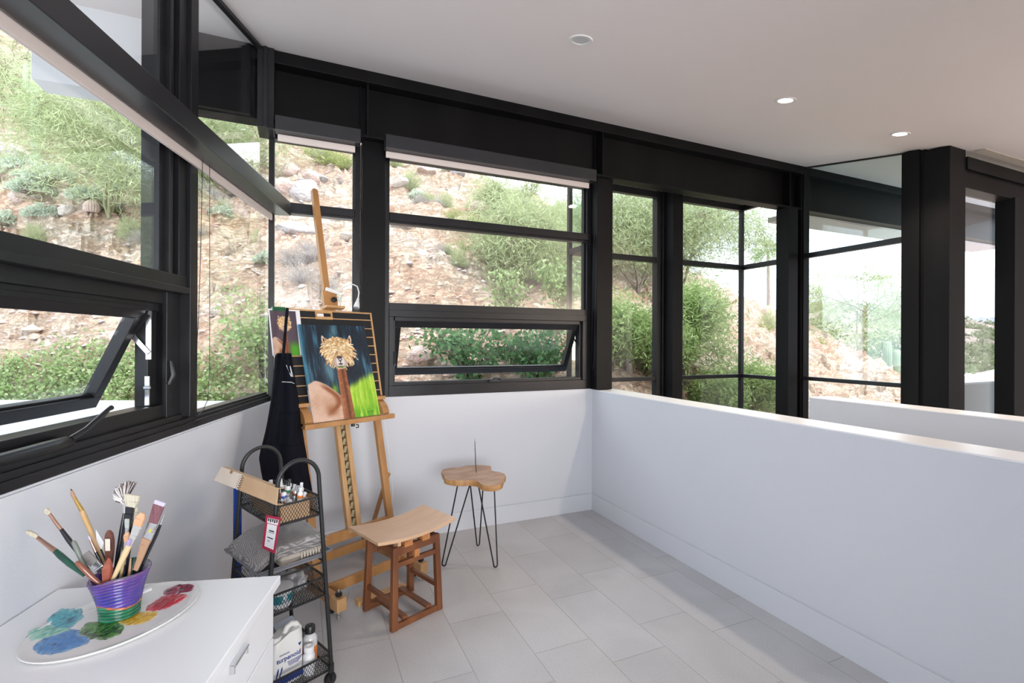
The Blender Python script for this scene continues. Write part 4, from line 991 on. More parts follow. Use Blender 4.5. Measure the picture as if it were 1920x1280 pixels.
# tray
tr = MB().box(-.300, .318, .318, .345, .962, .992).box(-.29, .30, .345, .45, .962, .976).build('canvas_tray', M_BEECH, ES, bevel=.003)
for s, u in ((-1, -.268), (1, .262)):
    cur = [(.345, .992)] + [(.335 + .085 * (1 - math.cos(a)), .985 + .10 * math.sin(a) * .6 + .10 * (a / (PI / 2)) * .4) for a in [i * PI / 2 / 8 for i in range(1, 9)]] + [(.455, 1.085), (.455, .992)]
    f_ = Fr((u - .024, 0, 0), (0, 1, 0), (0, 0, 1), (1, 0, 0))
    MB().prism(cur, .048, fr=f_).box(u - .032, u + .032, .395, .475, 1.085, 1.108).build('tray_bracket', M_BEECH, tr, bevel=.002)
MB().tube([V(.012, .33, .945), V(.012, .33, .962)], .012, n=12).tube([V(.03, .325, .955), V(.045, .322, .95), V(.045, .322, .935), V(.03, .325, .935)], .004, n=6).build('tray_catch', mat('dark_iron', (.05, .045, .04, 1), .4, .7), tr, smooth=True)
FEW = Fr(EO, EC, EB)
# loose light board on the floor between easel and stool
t = thing('floor_plank', 'short light wooden plank lying on the floor under the stool', 'plank', onz(716, 1118, 0), R(15))
MB().box(-.15, .15, -.028, .028, .0, .026).build('plank_body', M_BEECHL, t, bevel=.002)

# ------------------------------------------------------------------ drawing board with slats
BO = FEW(0, W0 - .030 + TL * 1.092, 1.092)
LW = (EB * TL + V(0, 0, 1)).normalized(); NW = (-EB + V(0, 0, 1) * TL).normalized()      # world: up the board, out of its front
FBD = Fr(BO, EC, LW, NW)         # x across, y up the board, z towards the viewer
BD = thing('slatted_board', 'black board ruled by thin pale wooden slats standing on the easel behind the paintings', 'drawing board', BO, 0)
def rel(fr, o): return Fr(fr.o - o, fr.ax, fr.ay, fr.az)
fb = rel(FBD, BO); bx0, bx1, bh = -.372, .308, .602
MB().box(bx0 + .006, bx1 - .006, .004, bh - .006, -.010, -.004, fb).build('black_panel', mat('black_felt', (.010, .010, .012, 1), .8), BD)
k = MB().box(bx0, bx0 + .012, 0, bh, -.012, .004, fb).box(bx1 - .012, bx1, 0, bh, -.012, .004, fb).box(bx0 + .012, bx1 - .012, bh - .010, bh, -.012, .004, fb).box(bx0 + .012, bx1 - .012, 0, .010, -.012, .004, fb)
k.build('edge_frame', M_BEECHL, BD, bevel=.0015)
for i in range(9):
    y = .052 + i * .0615; MB().box(bx0 + .012, bx1 - .012, y, y + .006, -.004, .003, fb).build('slat', M_BEECHL, BD)
k = MB(); y0, y1 = bh - .062, bh - .002
k.box(-.108, -.098, y0, y1, -.005, .006, fb).box(-.002, .008, y0, y1, -.005, .006, fb).box(-.098, -.002, y0, y0 + .018, -.005, .006, fb).box(-.098, -.002, y1 - .018, y1, -.005, .006, fb)
k.build('hand_hold', M_BEECHL, BD)
MB().box(-.096, -.05, y0 + .02, y1 - .02, -.0035, -.001, fb).build('hold_gap', M_PAPER, BD)

# ------------------------------------------------------------------ the alpaca canvas
def blend(img, mask, col): img += mask[..., None] * (np.asarray(col, float) - img)
def sstep(x, a, b_): t = np.clip((x - a) / (b_ - a), 0, 1); return t * t * (3 - 2 * t)
def nz2(Hh, Ww, sy, sx_, seed, octs=3):
    g = np.random.default_rng(seed); out = np.zeros((Hh, Ww)); amp = 1
    for o_ in range(octs):
        ny, nx = max(2, int(sy * 2 ** o_) + 2), max(2, int(sx_ * 2 ** o_) + 2); a = g.random((ny, nx))
        yy = np.linspace(0, ny - 1.001, Hh); xx = np.linspace(0, nx - 1.001, Ww); y0 = yy.astype(int); x0 = xx.astype(int); fy = (yy - y0)[:, None]; fx = (xx - x0)[None]
        fy = fy * fy * (3 - 2 * fy); fx = fx * fx * (3 - 2 * fx)
        out += amp * (a[y0][:, x0] * (1 - fy) * (1 - fx) + a[y0 + 1][:, x0] * fy * (1 - fx) + a[y0][:, x0 + 1] * (1 - fy) * fx + a[y0 + 1][:, x0 + 1] * fy * fx); amp *= .5
    return out / (2 - 2 * .5 ** octs) if octs > 1 else out
def fur(img, cx, cy, rx, ry, n, seed, asp):
    """tufts of a mop of hair combed outwards"""
    g = np.random.default_rng(seed); Hh, Ww = img.shape[:2]
    cols = np.array([(222, 186, 134), (238, 212, 168), (208, 166, 112), (244, 226, 190), (184, 136, 86), (230, 198, 150)])
    order = np.sort(g.random(n))[::-1]
    for i in range(n):
        a = g.random() * 2 * PI; rr = order[i] ** .7
        x = cx + math.cos(a) * rx * rr * .92; y = cy + math.sin(a) * ry * rr * .92
        dx, dy = math.cos(a) * .7 + g.normal() * .25, math.sin(a) * .6 + .28 + g.normal() * .2
        if math.sin(a) < -.4: dy = -abs(dy) * .8
        Ls_ = (.055 + .03 * g.random()) ; c_ = cols[g.integers(6)] * (.9 + .15 * g.random()); w_ = .0035 + .003 * g.random()
        for t in np.linspace(0, 1, 14):
            px, py = x + dx * Ls_ * t, y + dy * Ls_ * t * asp + .012 * t * t
            ix, iy = px * Ww, py * Hh; rad = max(.7, w_ * Ww * (1 - t * .8))
            x0, x1, y0, y1 = int(max(ix - rad, 0)), int(min(ix + rad + 1, Ww - 1)), int(max(iy - rad, 0)), int(min(iy + rad + 1, Hh - 1))
            if x1 > x0 and y1 > y0: img[y0:y1, x0:x1] += .8 * (c_ * (.82 + .25 * t) - img[y0:y1, x0:x1])
def alpaca(Ww, Hh, photo=False):
    v, u = np.mgrid[0:Hh, 0:Ww]; u = u / (Ww - 1); v = v / (Hh - 1); img = np.zeros((Hh, Ww, 3))
    if photo:
        img[:] = (88, 74, 84); blend(img, sstep(u, .5, 1) * .35, (60, 52, 62)); blend(img, sstep(v, .62, .85) * sstep(u, .55, .75), (78, 150, 40))
    else:
        st = nz2(Hh, Ww, 5, 46, 1); st2 = nz2(Hh, Ww, 3, 9, 2)
        img[:] = (20, 36, 50); blend(img, sstep(st, .45, .75) * .8, (36, 76, 98)); blend(img, sstep(st2 + st * .5, .75, 1.1) * .75, (66, 112, 132)); blend(img, sstep(st, .25, .45)[::-1] * sstep(st2, .6, .3) * .6, (12, 20, 30))
        blend(img, np.exp(-((u - .33) / .09) ** 2 - ((v - .47) / .12) ** 2) * .6, (125, 160, 172)); blend(img, np.exp(-((u - .47) / .03) ** 2 - ((v - .06) / .08) ** 2) * .6, (120, 160, 165))
        blend(img, sstep(u, .06, .0) * .6, (60, 140, 170))
        gtop = .66 - .10 * sstep(u, .6, .95) + .05 * (nz2(Hh, Ww, 2, 22, 4) - .5) + .06 * sstep(u, .62, .53)
        gm = sstep(v, gtop - .05, gtop + .05) * sstep(u, .50, .56); gr = nz2(Hh, Ww, 4, 30, 5)
        blend(img, gm, (150, 195, 50)); blend(img, gm * sstep(gr, .45, .8) * .8, (205, 225, 105)); blend(img, gm * sstep(v, .82, 1.0) * sstep(gr, .7, .3), (70, 150, 15)); blend(img, gm * sstep(gr, .5, .25) * .6, (110, 170, 30))
        blend(img, np.exp(-((u - .37) / .035) ** 2 - ((v - .69) / .05) ** 2), (110, 165, 40))
    dark = np.array((105, 55, 30)) if not photo else np.array((128, 72, 52))
    # back and body
    top = .585 + .9 * np.clip(u - .10, 0, 1) ** 1.55 + .45 * np.clip(.10 - u, 0, 1) ** 1.1; bod = sstep(v, top - .006, top + .012) * sstep(u, .66, .60)
    bod *= sstep(u, .54 + .12 * (v - .75), .50 + .12 * (v - .75))
    pz = nz2(Hh, Ww, 5, 5, 7); blend(img, bod, (206, 172, 150)); blend(img, bod * sstep(pz, .45, .75) * .55, (222, 190, 172)); blend(img, bod * sstep(pz, .5, .25) * .45, (182, 136, 108))
    s1 = np.abs(u - (.19 + .21 * sstep(v, .60, .80) - .16 * sstep(v, .82, .96))) * .85; blend(img, bod * sstep(s1, .07, .0) * sstep(v, .6, .68) * sstep(v, .98, .88) * .95, (132, 74, 40))
    blend(img, bod * np.exp(-((u - .28) / .08) ** 2 - ((v - .9) / .05) ** 2) * .85, (140, 84, 50))
    # neck
    nl, nr = .445 - .03 * (v - .45), .578 + .05 * (v - .45); nk = sstep(u, nl - .008, nl + .012) * sstep(u, nr + .006, nr - .01) * sstep(v, .43, .46)
    fz = nz2(Hh, Ww, 26, 16, 9); blend(img, nk, (142, 84, 52)); blend(img, nk * sstep(fz, .5, .8) * .7, (172, 112, 74)); blend(img, nk * sstep(np.abs(u - (.52 + .01 * v)), .035, 0) * .7, dark * .7); blend(img, nk * sstep(u, .47, .455) * .4, (186, 130, 92))
    # ears
    for ex, ey, s in ((.315, .165, 1), (.71, .16, -1)):
        du = (u - ex) * s; dv = v - ey; e1 = (np.abs(du - dv * .25) < .030 * np.clip((dv + .05) / .05, 0, 1) ** .6) & (dv < .055)
        blend(img, e1.astype(float), (222, 196, 170)); e2 = (np.abs(du - .004 - dv * .25) < .018 * np.clip((dv + .03) / .05, 0, 1) ** .6) & (dv < .05); blend(img, e2.astype(float), (70, 42, 34))
    asp = Ww / Hh
    blend(img, sstep(((u - .51) / .23) ** 2 + ((v - .285) / .155) ** 2, 1.05, .9), (196, 154, 104))
    fur(img, .51, .275, .245, .165, int(430 * (Ww / 190) ** .5), 3, asp)
    # muzzle
    mz = sstep(((u - .515) / .105) ** 2 + ((v - .41) / .072) ** 2, 1.05, .85); blend(img, mz, (190, 165, 150)); m2 = sstep(((u - .515) / .066) ** 2 + ((v - .40) / .064) ** 2, 1.05, .85); blend(img, m2, (214, 206, 204))
    blend(img, sstep(((u - .51) / .045) ** 2 + ((v - .352) / .018) ** 2, 1.1, .7), (70, 60, 66))
    for s in (-1, 1): blend(img, (np.abs((u - .515) * s - .014 - (v - .385) * -.9) < .008) & (np.abs(v - .385) < .016), (58, 48, 52))
    blend(img, ((np.abs(u - .515) < .004) & (v > .385) & (v < .415)).astype(float), (58, 48, 52)); blend(img, sstep(((u - .515) / .035) ** 2 + ((v - .425) / .010) ** 2, 1.1, .7), (50, 42, 44))
    if not photo:
        g = np.random.default_rng(5)
        for i in range(90):
            x, y = .515 + g.normal() * .03, .445 + abs(g.normal()) * .008; ix, iy = int(x * Ww), int(y * Hh); img[iy:iy + 2, ix:ix + 2] = (70 + g.integers(60), 105 + g.integers(50), 50)
        for i in range(40):
            x = .80 + .11 * i / 40; y = .955 + .008 * math.sin(i * 1.3) - .006 * (i % 7 == 0); img[int(y * Hh), int(x * Ww)] = (50, 70, 20)
        img += (nz2(Hh, Ww, 60, 60, 12, 2) - .5)[..., None] * 14
    return np.clip(img, 0, 255)
def picture(parent, fr, x0, x1, y0, y1, Ww, Hh, mat_, name, crop=None, photo=False, z=0.0):
    img = alpaca(Ww, Hh, photo)
    xs_ = np.linspace(x0, x1, Ww); ys_ = np.linspace(y1, y0, Hh)
    X, Y = np.meshgrid(xs_, ys_); o_ = np.array(fr.o); P = o_ + X[..., None] * np.array(fr.ax) + Y[..., None] * np.array(fr.ay) + z * np.array(fr.az)
    idx = np.arange(Ww * Hh).reshape(Hh, Ww); F = np.stack([idx[1:, :-1], idx[1:, 1:], idx[:-1, 1:], idx[:-1, :-1]], -1).reshape(-1, 4)
    me = bpy.data.meshes.new(name); me.from_pydata(P.reshape(-1, 3).tolist(), [], F.tolist()); me.materials.append(mat_)
    o = bpy.data.objects.new(name, me); COL.objects.link(o); o.parent = parent; set_pigment(o, img.reshape(-1, 3) / 255); return o
CB = FEW(-.005, .022 + .33 * .9935, .9935)
LC2 = (EB * .33 + V(0, 0, 1)).normalized(); NC2 = (-EB + V(0, 0, 1) * .33).normalized()
fc = Fr((0, 0, 0), EC, LC2, NC2)
CV = thing('alpaca_painting', 'canvas painting of a shaggy alpaca on dark blue and lime green, on the easel tray', 'painting', CB)
ch_ = .618
k = MB().box(-.229, .229, 0, ch_, -.018, -.0006, fc); k.build('stretched_canvas', mat('primed_canvas', (.70, .74, .78, 1), .6), CV)
k = MB().box(-.2296, -.2288, .20, ch_, -.0175, -.001, fc); k.build('painted_edge', mat('teal_edge_paint', (.10, .30, .42, 1), .5), CV)
picture(CV, fc, -.229, .229, 0, ch_, 200, 268, painted('oil_on_canvas', .42), 'painted_face')
# reference photograph clipped to the board
PB = FBD(-.305, .305, .006)
fp = Fr((0, 0, 0), EC, LW, NW)
PH = thing('reference_photo', 'printed alpaca photo with plum background clipped to the upper left of the board', 'photo print', PB)
MB().box(-.095, .095, 0, .288, -.001, 0, fp).build('white_paper', M_PAPER, PH)
picture(PH, fp, -.088, .068, .0, .279, 110, 190, painted('photo_print', .3), 'printed_face', photo=True, z=.0008)
# green bulldog clip
CP = thing('bulldog_clip', 'green bulldog clip with wire handles gripping the top edge of the slatted board', 'clip', FBD(-.338, .602, 0))
k = MB().box(-.038, .040, -.022, .004, -.014, .013, fp); k.build('clip_jaw', mat('green_enamel', (.01, .10, .04, 1), .35), CP, bevel=.002)
k = MB()
for zz in (.010, -.012): k.tube([fp(-.012, .002, zz), fp(-.014, .02, zz * 1.2), fp(-.008, .034, zz * 1.3), fp(.004, .034, zz * 1.3), fp(.010, .02, zz * 1.2), fp(.008, .002, zz)], .0018, n=6)
k.build('wire_handle', mat('brass_wire', (.45, .36, .22, 1), .3, .9), CP, smooth=True)

# ------------------------------------------------------------------ black apron hanging from the clip
M_APRON = mat('black_canvas_cloth', (.0055, .006, .011, 1), .9, bump=.0004, scale=500, spec=.15)
def pe(px, py, w0, t): 
    n_ = EB - V(0, 0, 1) * t; d = ray(px, py); p0 = EO + EB * w0; C0 = V(0, 0, CAM_H); return C0 + d * ((p0 - C0).dot(n_) / d.dot(n_))
AP = thing('black_apron', 'black cloth apron hanging by its neck strap from the green clip on the easel', 'apron', pe(537, 580, .16, .24))
ao = AP.location.copy()
rows = [(662, 524, 549), (668, 518, 551), (685, 516, 554), (710, 512, 559), (745, 507, 565), (775, 502, 570), (805, 496, 573), (835, 488, 577), (858, 483, 581), (880, 486, 583), (905, 492, 587), (925, 497, 590)]
ry = [r_[0] for r_ in rows]
def apr(u, v):
    y = 662 + (925 - 662) * v; xl = np.interp(y, ry, [r_[1] for r_ in rows]); xr = np.interp(y, ry, [r_[2] for r_ in rows])
    p = pe(xl + (xr - xl) * u, y, .12, .24)
    fold = .022 * math.sin(u * 9.5 + 1.2 + v * 1.1) * min(1, v * 4 + .25) + .010 * math.sin(u * 21 + v * 3) + .006 * mnoise.noise(V(u * 6, v * 8, 1))
    return p - EB * (fold + .02 * (1 - abs(u * 2 - 1)) - .03 * (1 - v)) - ao
k = MB().grid(apr, 60, 50); k.build('apron_cloth', M_APRON, AP, smooth='all', solid=.003)
def strap(pts, w_):
    k = MB(); P = [pe(x, y, .105, .24) - ao for x, y in pts]
    for a, b_ in zip(P[:-1], P[1:]): k.bar(a, b_ + (b_ - a).normalized() * .002, w_, .003, up=-EB)
    return k
strap([(539, 577), (537, 595), (535, 620), (533, 645), (531, 668)], .017).build('neck_strap', M_APRON, AP)
def stroke(p, q_, w_=.003):
    a, b_ = apr(*p) - EB * .006, apr(*q_) - EB * .006; return a, b_
k = MB()
for p, q_ in (((.56, .085), (.66, .165)), ((.68, .09), (.72, .165)), ((.72, .165), (.76, .10)), ((.80, .10), (.86, .17))): a, b_ = stroke(p, q_); k.bar(a, b_, .003, .002, up=-EB)
for i in range(6):
    a, b_ = stroke((.40 + i * .08, .205 + .004 * (i > 3) * (i - 3)), (.48 + i * .08, .205 + .004 * (i > 2) * (i - 2))); k.bar(a, b_, .003, .002, up=-EB)
k.build('white_stitching', M_PAPER, AP)
k = MB().grid(lambda u, v: apr(.38 + .46 * u, .42 + .24 * v) - EB * .004, 16, 10); k.build('pocket', M_APRON, AP, smooth='all', solid=.002)

# ------------------------------------------------------------------ clip lamp with gooseneck, cord to the floor
M_LAMPW = mat('white_plastic', (.72, .72, .70, 1), .35)
lo = pe(622, 546, .165, .24)
LP = thing('clip_lamp', 'small white gooseneck clip lamp clamped to the easel mast above the paintings', 'lamp', lo)
def pl(px, py, d=.165): return pe(px, py, d, .24) - lo
MB().bar(pl(611, 541.5), pl(634, 549), .024, .018, up=-EB).build('clamp', M_LAMPW, LP, bevel=.003)
MB().tube([pl(628, 548), pl(640, 541, .15), pl(652, 535, .14), pl(662, 533, .12), pl(670, 537, .10), pl(673, 548, .09), pl(671.5, 560, .085)], .0042, n=10).build('gooseneck', M_LAMPW, LP, smooth=True)
a, b_ = pl(671.5, 559, .085), pl(668, 577, .08); d_ = (b_ - a)
MB().tube([a, a + d_ * .25, a + d_ * .5, a + d_ * .8, b_], [.007, .009, .014, .019, .019], n=20).build('lamp_head', M_LAMPW, LP, smooth=True)
MB().tube([b_ - d_ * .05, b_ + d_ * .02], .016, n=20).build('lamp_lens', CC['grey'], LP, smooth=True)
cp = [pl(632, 549), pl(636, 556, .16), pl(638.5, 568, .17), pl(639, 578, .19), FEW(.17, .60, 1.55) - lo, FEW(.285, .50, 1.2) - lo, pe(729, 850, .26, .24) - lo, pe(735, 905, .25, .24) - lo, pe(736, 935, .22, .24) - lo, pe(728, 968, .24, .24) - lo]
fl = [onz(714, 1030, .004), onz(701, 1057, .004), onz(684, 1072, .004), onz(669, 1083, .004), onz(659, 1092, .004), onz(656, 1116, .004), onz(647, 1139, .004), onz(630, 1149, .004), onz(611, 1143, .004)]
cp += [pe(722, 1000, .28, .1) - lo] + [p - lo for p in fl]
def cat_rom(P, n=6):
    out = []
    for i in range(len(P) - 1):
        p0, p1, p2, p3 = P[max(i - 1, 0)], P[i], P[i + 1], P[min(i + 2, len(P) - 1)]
        for j in range(n):
            t = j / n; out.append(.5 * ((2 * p1) + (p2 - p0) * t + (2 * p0 - 5 * p1 + 4 * p2 - p3) * t * t + (3 * p1 - p0 - 3 * p2 + p3) * t ** 3))
    return out + [P[-1]]
MB().tube(cat_rom(cp), .0017, n=6).build('cord', M_LAMPW, LP, smooth=True)
# ------------------------------------------------------------------ brushes and knives standing in the cup
M_HOG = mat('cream_hog_bristle', (.66, .62, .50, 1), .8, col2=(.52, .47, .35, 1), scale=300, stretch=(1, 1, .05))
M_BADG = mat('badger_hair', (.62, .58, .56, 1), .85, col2=(.16, .12, .11, 1), scale=22, detail=2, lo=.42, hi=.58)
M_PURP = mat('plum_bristle', (.16, .06, .075, 1), .6, col2=(.24, .11, .13, 1), scale=300, stretch=(1, 1, .05))
M_LILAC = mat('lilac_bristle_tip', (.55, .50, .68, 1), .6)
M_PEACH = mat('peach_bristle', (.72, .40, .22, 1), .8, col2=(.62, .36, .22, 1), scale=60)
M_TANB = mat('tan_sable', (.42, .24, .15, 1), .6)
M_GREYB = mat('grey_bristle', (.24, .22, .21, 1), .7)
M_BKL = mat('black_lacquer', (.010, .011, .016, 1), .18, coat=.4)
M_GRL = mat('bottle_green_lacquer', (.008, .075, .045, 1), .22, col2=(.01, .05, .035, 1), scale=30, coat=.3)
M_OCH = mat('ochre_wood', (.50, .30, .10, 1), .35, col2=(.62, .42, .24, 1), scale=10)
M_COPPER = mat('copper_ferrule', (.55, .34, .26, 1), .28, .9)
M_GOLD = mat('brass_ferrule', (.70, .46, .16, 1), .25, .9)
M_PINE = mat('pale_pine', (.66, .50, .28, 1), .45)
M_TANW = mat('tan_beech', (.44, .26, .16, 1), .4)
M_ROSE = mat('rosewood', (.12, .045, .03, 1), .35, col2=(.18, .07, .05, 1), scale=25)
M_RUST = mat('stained_red_wood', (.36, .11, .06, 1), .45, col2=(.28, .06, .05, 1), scale=40)
M_COPW = mat('glossy_brown_wood', (.24, .085, .05, 1), .2, coat=.4)
M_SAGE = mat('sage_paint', (.20, .23, .20, 1), .35)
M_SILV = mat('nickel_ferrule', (.70, .70, .72, 1), .22, .95)
M_ACRYL = mat('grey_acrylic', (.45, .44, .43, 1), .2, coat=.3)
def cpx(x, y): return (40 + x / 6.097, 890 + y / 6.097)
S6 = 1 / 6.097 / 906.7
CAX = V(CUP.x, CUP.y, 0)
def tool(name, label, cat, segs, d0, d1, extend=True):
    """segs: (part, material, [(x, y, width), ...], flatness) listed from the tip down into the cup, in one line of sight plane"""
    y0 = segs[0][2][0][1]; y1 = segs[-1][2][-1][1]
    def P(x, y):
        t = (y - y0) / (y1 - y0); d = d0 + (d1 - d0) * t; return at(*cpx(x, y), d), d
    last = P(*segs[-1][2][-1][:2])[0]; prev = P(*segs[-1][2][-2][:2])[0]
    o = thing(name, label, cat, last, 0, 'tools in the clay cup')
    for i, (part, m, pts, fl) in enumerate(segs):
        path = []; rad = []
        for x, y, w in pts: p, d = P(x, y); path.append(p - last); rad.append(w * S6 * d * .5 * .86)
        if extend and i == len(segs) - 1:
            dr = (path[-1] - path[-2]).normalized(); q_ = path[-1].copy()
            for _ in range(30):
                n_ = q_ + dr * .004; a_ = last + n_; hz = a_.z - CUP.z
                if hz < .016 or (V(a_.x, a_.y, 0) - CAX).length > cup_r(min(max(hz, 0), .112)) - .006 - rad[-1] * .6: break
                q_ = n_
            if (q_ - path[-1]).length > .006: path.append(q_); rad.append(rad[-1] * .8)
        k = MB()
        # flat tools turn their broad side to the room
        if fl < 1:
            up = FWD
            for a, b_, ra, rb in zip(path[:-1], path[1:], rad[:-1], rad[1:]): k.bar(a, b_, ra * 2, ra * 2 * fl, up=up, w2=rb * 2, h2=rb * 2 * fl)
            k.build(part, m, o, bevel=min(.0012, rad[0] * fl * .4))
        else:
            k.tube(path, rad, n=12); k.build(part, m, o, smooth=True)
    return o
tool('round_brush', 'green handled round brush leaning farthest left, with fluffy cream bristles', 'paintbrush', [
    ('bristles', M_HOG, [(55, 638, 22), (85, 655, 60), (150, 690, 62), (185, 715, 40)], 1), ('ferrule', M_COPPER, [(185, 715, 44), (290, 795, 52), (390, 870, 66)], 1),
    ('handle', M_GRL, [(388, 868, 62), (450, 925, 78), (560, 1020, 74), (720, 1150, 40)], 1)], 1.25, 1.235)
tool('flat_brush', 'black handled brush with short stiff cream bristles, second from the left', 'paintbrush', [
    ('bristles', M_HOG, [(275, 395, 62), (305, 425, 66), (325, 448, 44)], .5), ('ferrule', M_COPPER, [(325, 448, 40), (390, 540, 42), (458, 625, 46)], 1),
    ('handle', M_BKL, [(456, 622, 46), (540, 740, 62), (640, 880, 48), (740, 1040, 34), (800, 1130, 26)], 1)], 1.29, 1.285)
tool('painted_handle', 'sage green rounded handle end leaning left beside the black brush', 'palette knife', [
    ('handle', M_SAGE, [(592, 752, 30), (602, 775, 56), (640, 860, 62), (690, 980, 50), (760, 1110, 40)], 1)], 1.262, 1.26)
tool('round_brush', 'tall ochre brush with dark pointed tip, the tallest on the left', 'paintbrush', [
    ('dipped_tip', M_BKL, [(566, 158, 5), (575, 180, 24)], 1), ('bristles', M_TANB, [(575, 178, 24), (590, 225, 44), (604, 255, 40)], 1), ('ferrule', M_GOLD, [(603, 252, 38), (650, 335, 48), (695, 410, 56)], 1),
    ('handle', M_OCH, [(694, 408, 52), (720, 480, 66), (780, 610, 62), (870, 830, 50), (960, 1000, 40), (1000, 1090, 30)], 1)], 1.31, 1.295)
tool('small_brush', 'little copper ferruled brush with a white tip in front of the ochre brush', 'paintbrush', [
    ('bristles', M_LILAC, [(768, 696, 10), (778, 715, 24), (790, 742, 28)], 1), ('ferrule', M_COPPER, [(789, 740, 30), (820, 810, 34), (852, 882, 36)], 1), ('handle', M_BKL, [(850, 880, 36), (890, 960, 40), (935, 1050, 30)], 1)], 1.275, 1.275)
o = tool('painting_knife', 'diamond bladed painting knife with shining blade upright beside the ochre brush', 'palette knife', [
    ('neck', M_BLACK, [(905, 850, 26), (930, 910, 30), (975, 1010, 30), (990, 1060, 26)], 1)], 1.30, 1.295)
pb = [at(*cpx(x, y), 1.30) - o.location for x, y in ((852, 628), (942, 778), (920, 850), (905, 862), (860, 800))]
k = MB(); k.add(pb + [p + FWD * .0012 for p in pb], [(4, 3, 2, 1, 0), (5, 6, 7, 8, 9), (0, 1, 6, 5), (1, 2, 7, 6), (2, 3, 8, 7), (3, 4, 9, 8), (4, 0, 5, 9)]); k.build('blade', M_PAPER, o)
o = tool('palette_knife', 'brown rosewood knife handle with a tan sticker standing upright in the middle', 'palette knife', [
    ('handle', M_ROSE, [(1000, 632, 34), (1004, 670, 84), (1008, 750, 104), (1010, 860, 100), (1008, 960, 84), (1005, 1060, 60)], .5)], 1.285, 1.285)
MB().bar(at(*cpx(985, 732), 1.273) - o.location, at(*cpx(988, 868), 1.273) - o.location, .0130, .0006, up=FWD).build('sticker', M_CARDW, o)
tool('palette_knife', 'short pointed reddish wood handle in front at the middle of the cup', 'palette knife', [
    ('handle', M_RUST, [(1000, 948, 16), (998, 1000, 70), (985, 1080, 112), (978, 1150, 100), (975, 1200, 86)], .45)], 1.235, 1.235)
tool('palette_knife', 'glossy brown rounded handle leaning left over the front rim', 'palette knife', [
    ('handle', M_COPW, [(628, 990, 30), (642, 1005, 60), (720, 1080, 72), (800, 1160, 66), (840, 1195, 60)], 1)], 1.225, 1.235)
tool('wide_brush', 'wide grey bristled brush with a shiny ferrule leaning left behind the brown handle', 'paintbrush', [
    ('bristles', M_GREYB, [(735, 890, 96), (790, 965, 130), (835, 1015, 128)], .18), ('ferrule', M_SILV, [(833, 1012, 132), (875, 1060, 132), (890, 1080, 120)], .22), ('handle', M_BKL, [(888, 1078, 70), (930, 1140, 50)], .5)], 1.262, 1.262)
# fan brush: spread hairs on a slim black handle
o = tool('fan_brush', 'fan brush with spread grey badger hair and slim black handle, the tallest on the right', 'paintbrush', [
    ('ferrule', M_SILV, [(1178, 330, 40), (1176, 440, 34)], .8), ('handle', M_BKL, [(1176, 438, 36), (1150, 640, 64), (1115, 850, 60), (1085, 1010, 44), (1072, 1090, 34)], 1)], 1.315, 1.30)
M_BADGD = mat('dark_badger_hair', (.09, .06, .055, 1), .8); M_BADGW = mat('white_badger_hair', (.66, .63, .62, 1), .8)
k = MB(); g_ = random.Random(4); root = at(*cpx(1180, 335), 1.315)
for i in range(800):
    t_ = g_.random(); a_ = R(t_ * 105); ln_ = np.interp(t_, [0, .25, .6, 1], [285, 262, 205, 122]) * (.84 + .18 * g_.random()); k.mi = (0 if g_.random() < (.75 if t_ < .25 else .38 + .3 * math.sin(t_ * 40)) else 1)
    # hairs sweep from up-right round to left
    ang = R(60) + a_; x, y = 1180 + math.cos(ang) * ln_, 335 - math.sin(ang) * ln_
    mid = (1180 + math.cos(ang) * ln_ * .5 , 335 - math.sin(ang) * ln_ * .55)
    dd = 1.315 + g_.uniform(-.006, .006); r0 = root + RGT * g_.uniform(-.004, .004)
    k.tube([r0 - o.location, at(*cpx(*mid), 1.315 + (dd - 1.315) * .5) - o.location, at(*cpx(x, y), dd) - o.location], [.0011, .0012, .0006], n=3, cap=False)
k.build('fan_hair', [M_BADGD, M_BADGW], o)
tool('wide_brush', 'wide cream bristled brush with black ferrule in front of the fan brush', 'paintbrush', [
    ('bristles', M_HOG, [(1272, 225, 196), (1262, 300, 176), (1248, 368, 116)], .22), ('ferrule', M_BKL, [(1246, 364, 104), (1238, 440, 100), (1230, 500, 92)], .4), ('handle', M_BKL, [(1230, 498, 80), (1200, 700, 66), (1170, 950, 44), (1150, 1090, 36)], .7)], 1.285, 1.285)
tool('small_brush', 'small brush with tapered cream bristles right of the black ferrule', 'paintbrush', [
    ('bristles', M_HOG, [(1302, 368, 62), (1305, 420, 70), (1290, 480, 42)], .5), ('ferrule', M_SILV, [(1288, 478, 40), (1268, 600, 38)], .8), ('handle', M_BKL, [(1268, 598, 42), (1240, 800, 46), (1205, 1060, 34)], 1)], 1.292, 1.288)
tool('small_brush', 'small brush with short pale green-grey bristles before the black handles', 'paintbrush', [
    ('bristles', mat('pale_green_bristle', (.42, .47, .43, 1), .8), [(1210, 502, 56), (1208, 560, 54), (1210, 612, 46)], .4), ('ferrule', M_SILV, [(1210, 610, 44), (1205, 690, 40)], .5), ('handle', M_BKL, [(1205, 688, 40), (1160, 1060, 34)], 1)], 1.268, 1.272)
tool('small_brush', 'small brush with short peach bristles left of the pale pine handle', 'paintbrush', [
    ('bristles', M_PEACH, [(1215, 655, 40), (1205, 700, 70), (1200, 765, 50)], .5), ('ferrule', M_SILV, [(1200, 762, 46), (1190, 850, 42)], .6), ('handle', M_PINE, [(1190, 848, 40), (1150, 1080, 36)], 1)], 1.262, 1.268)
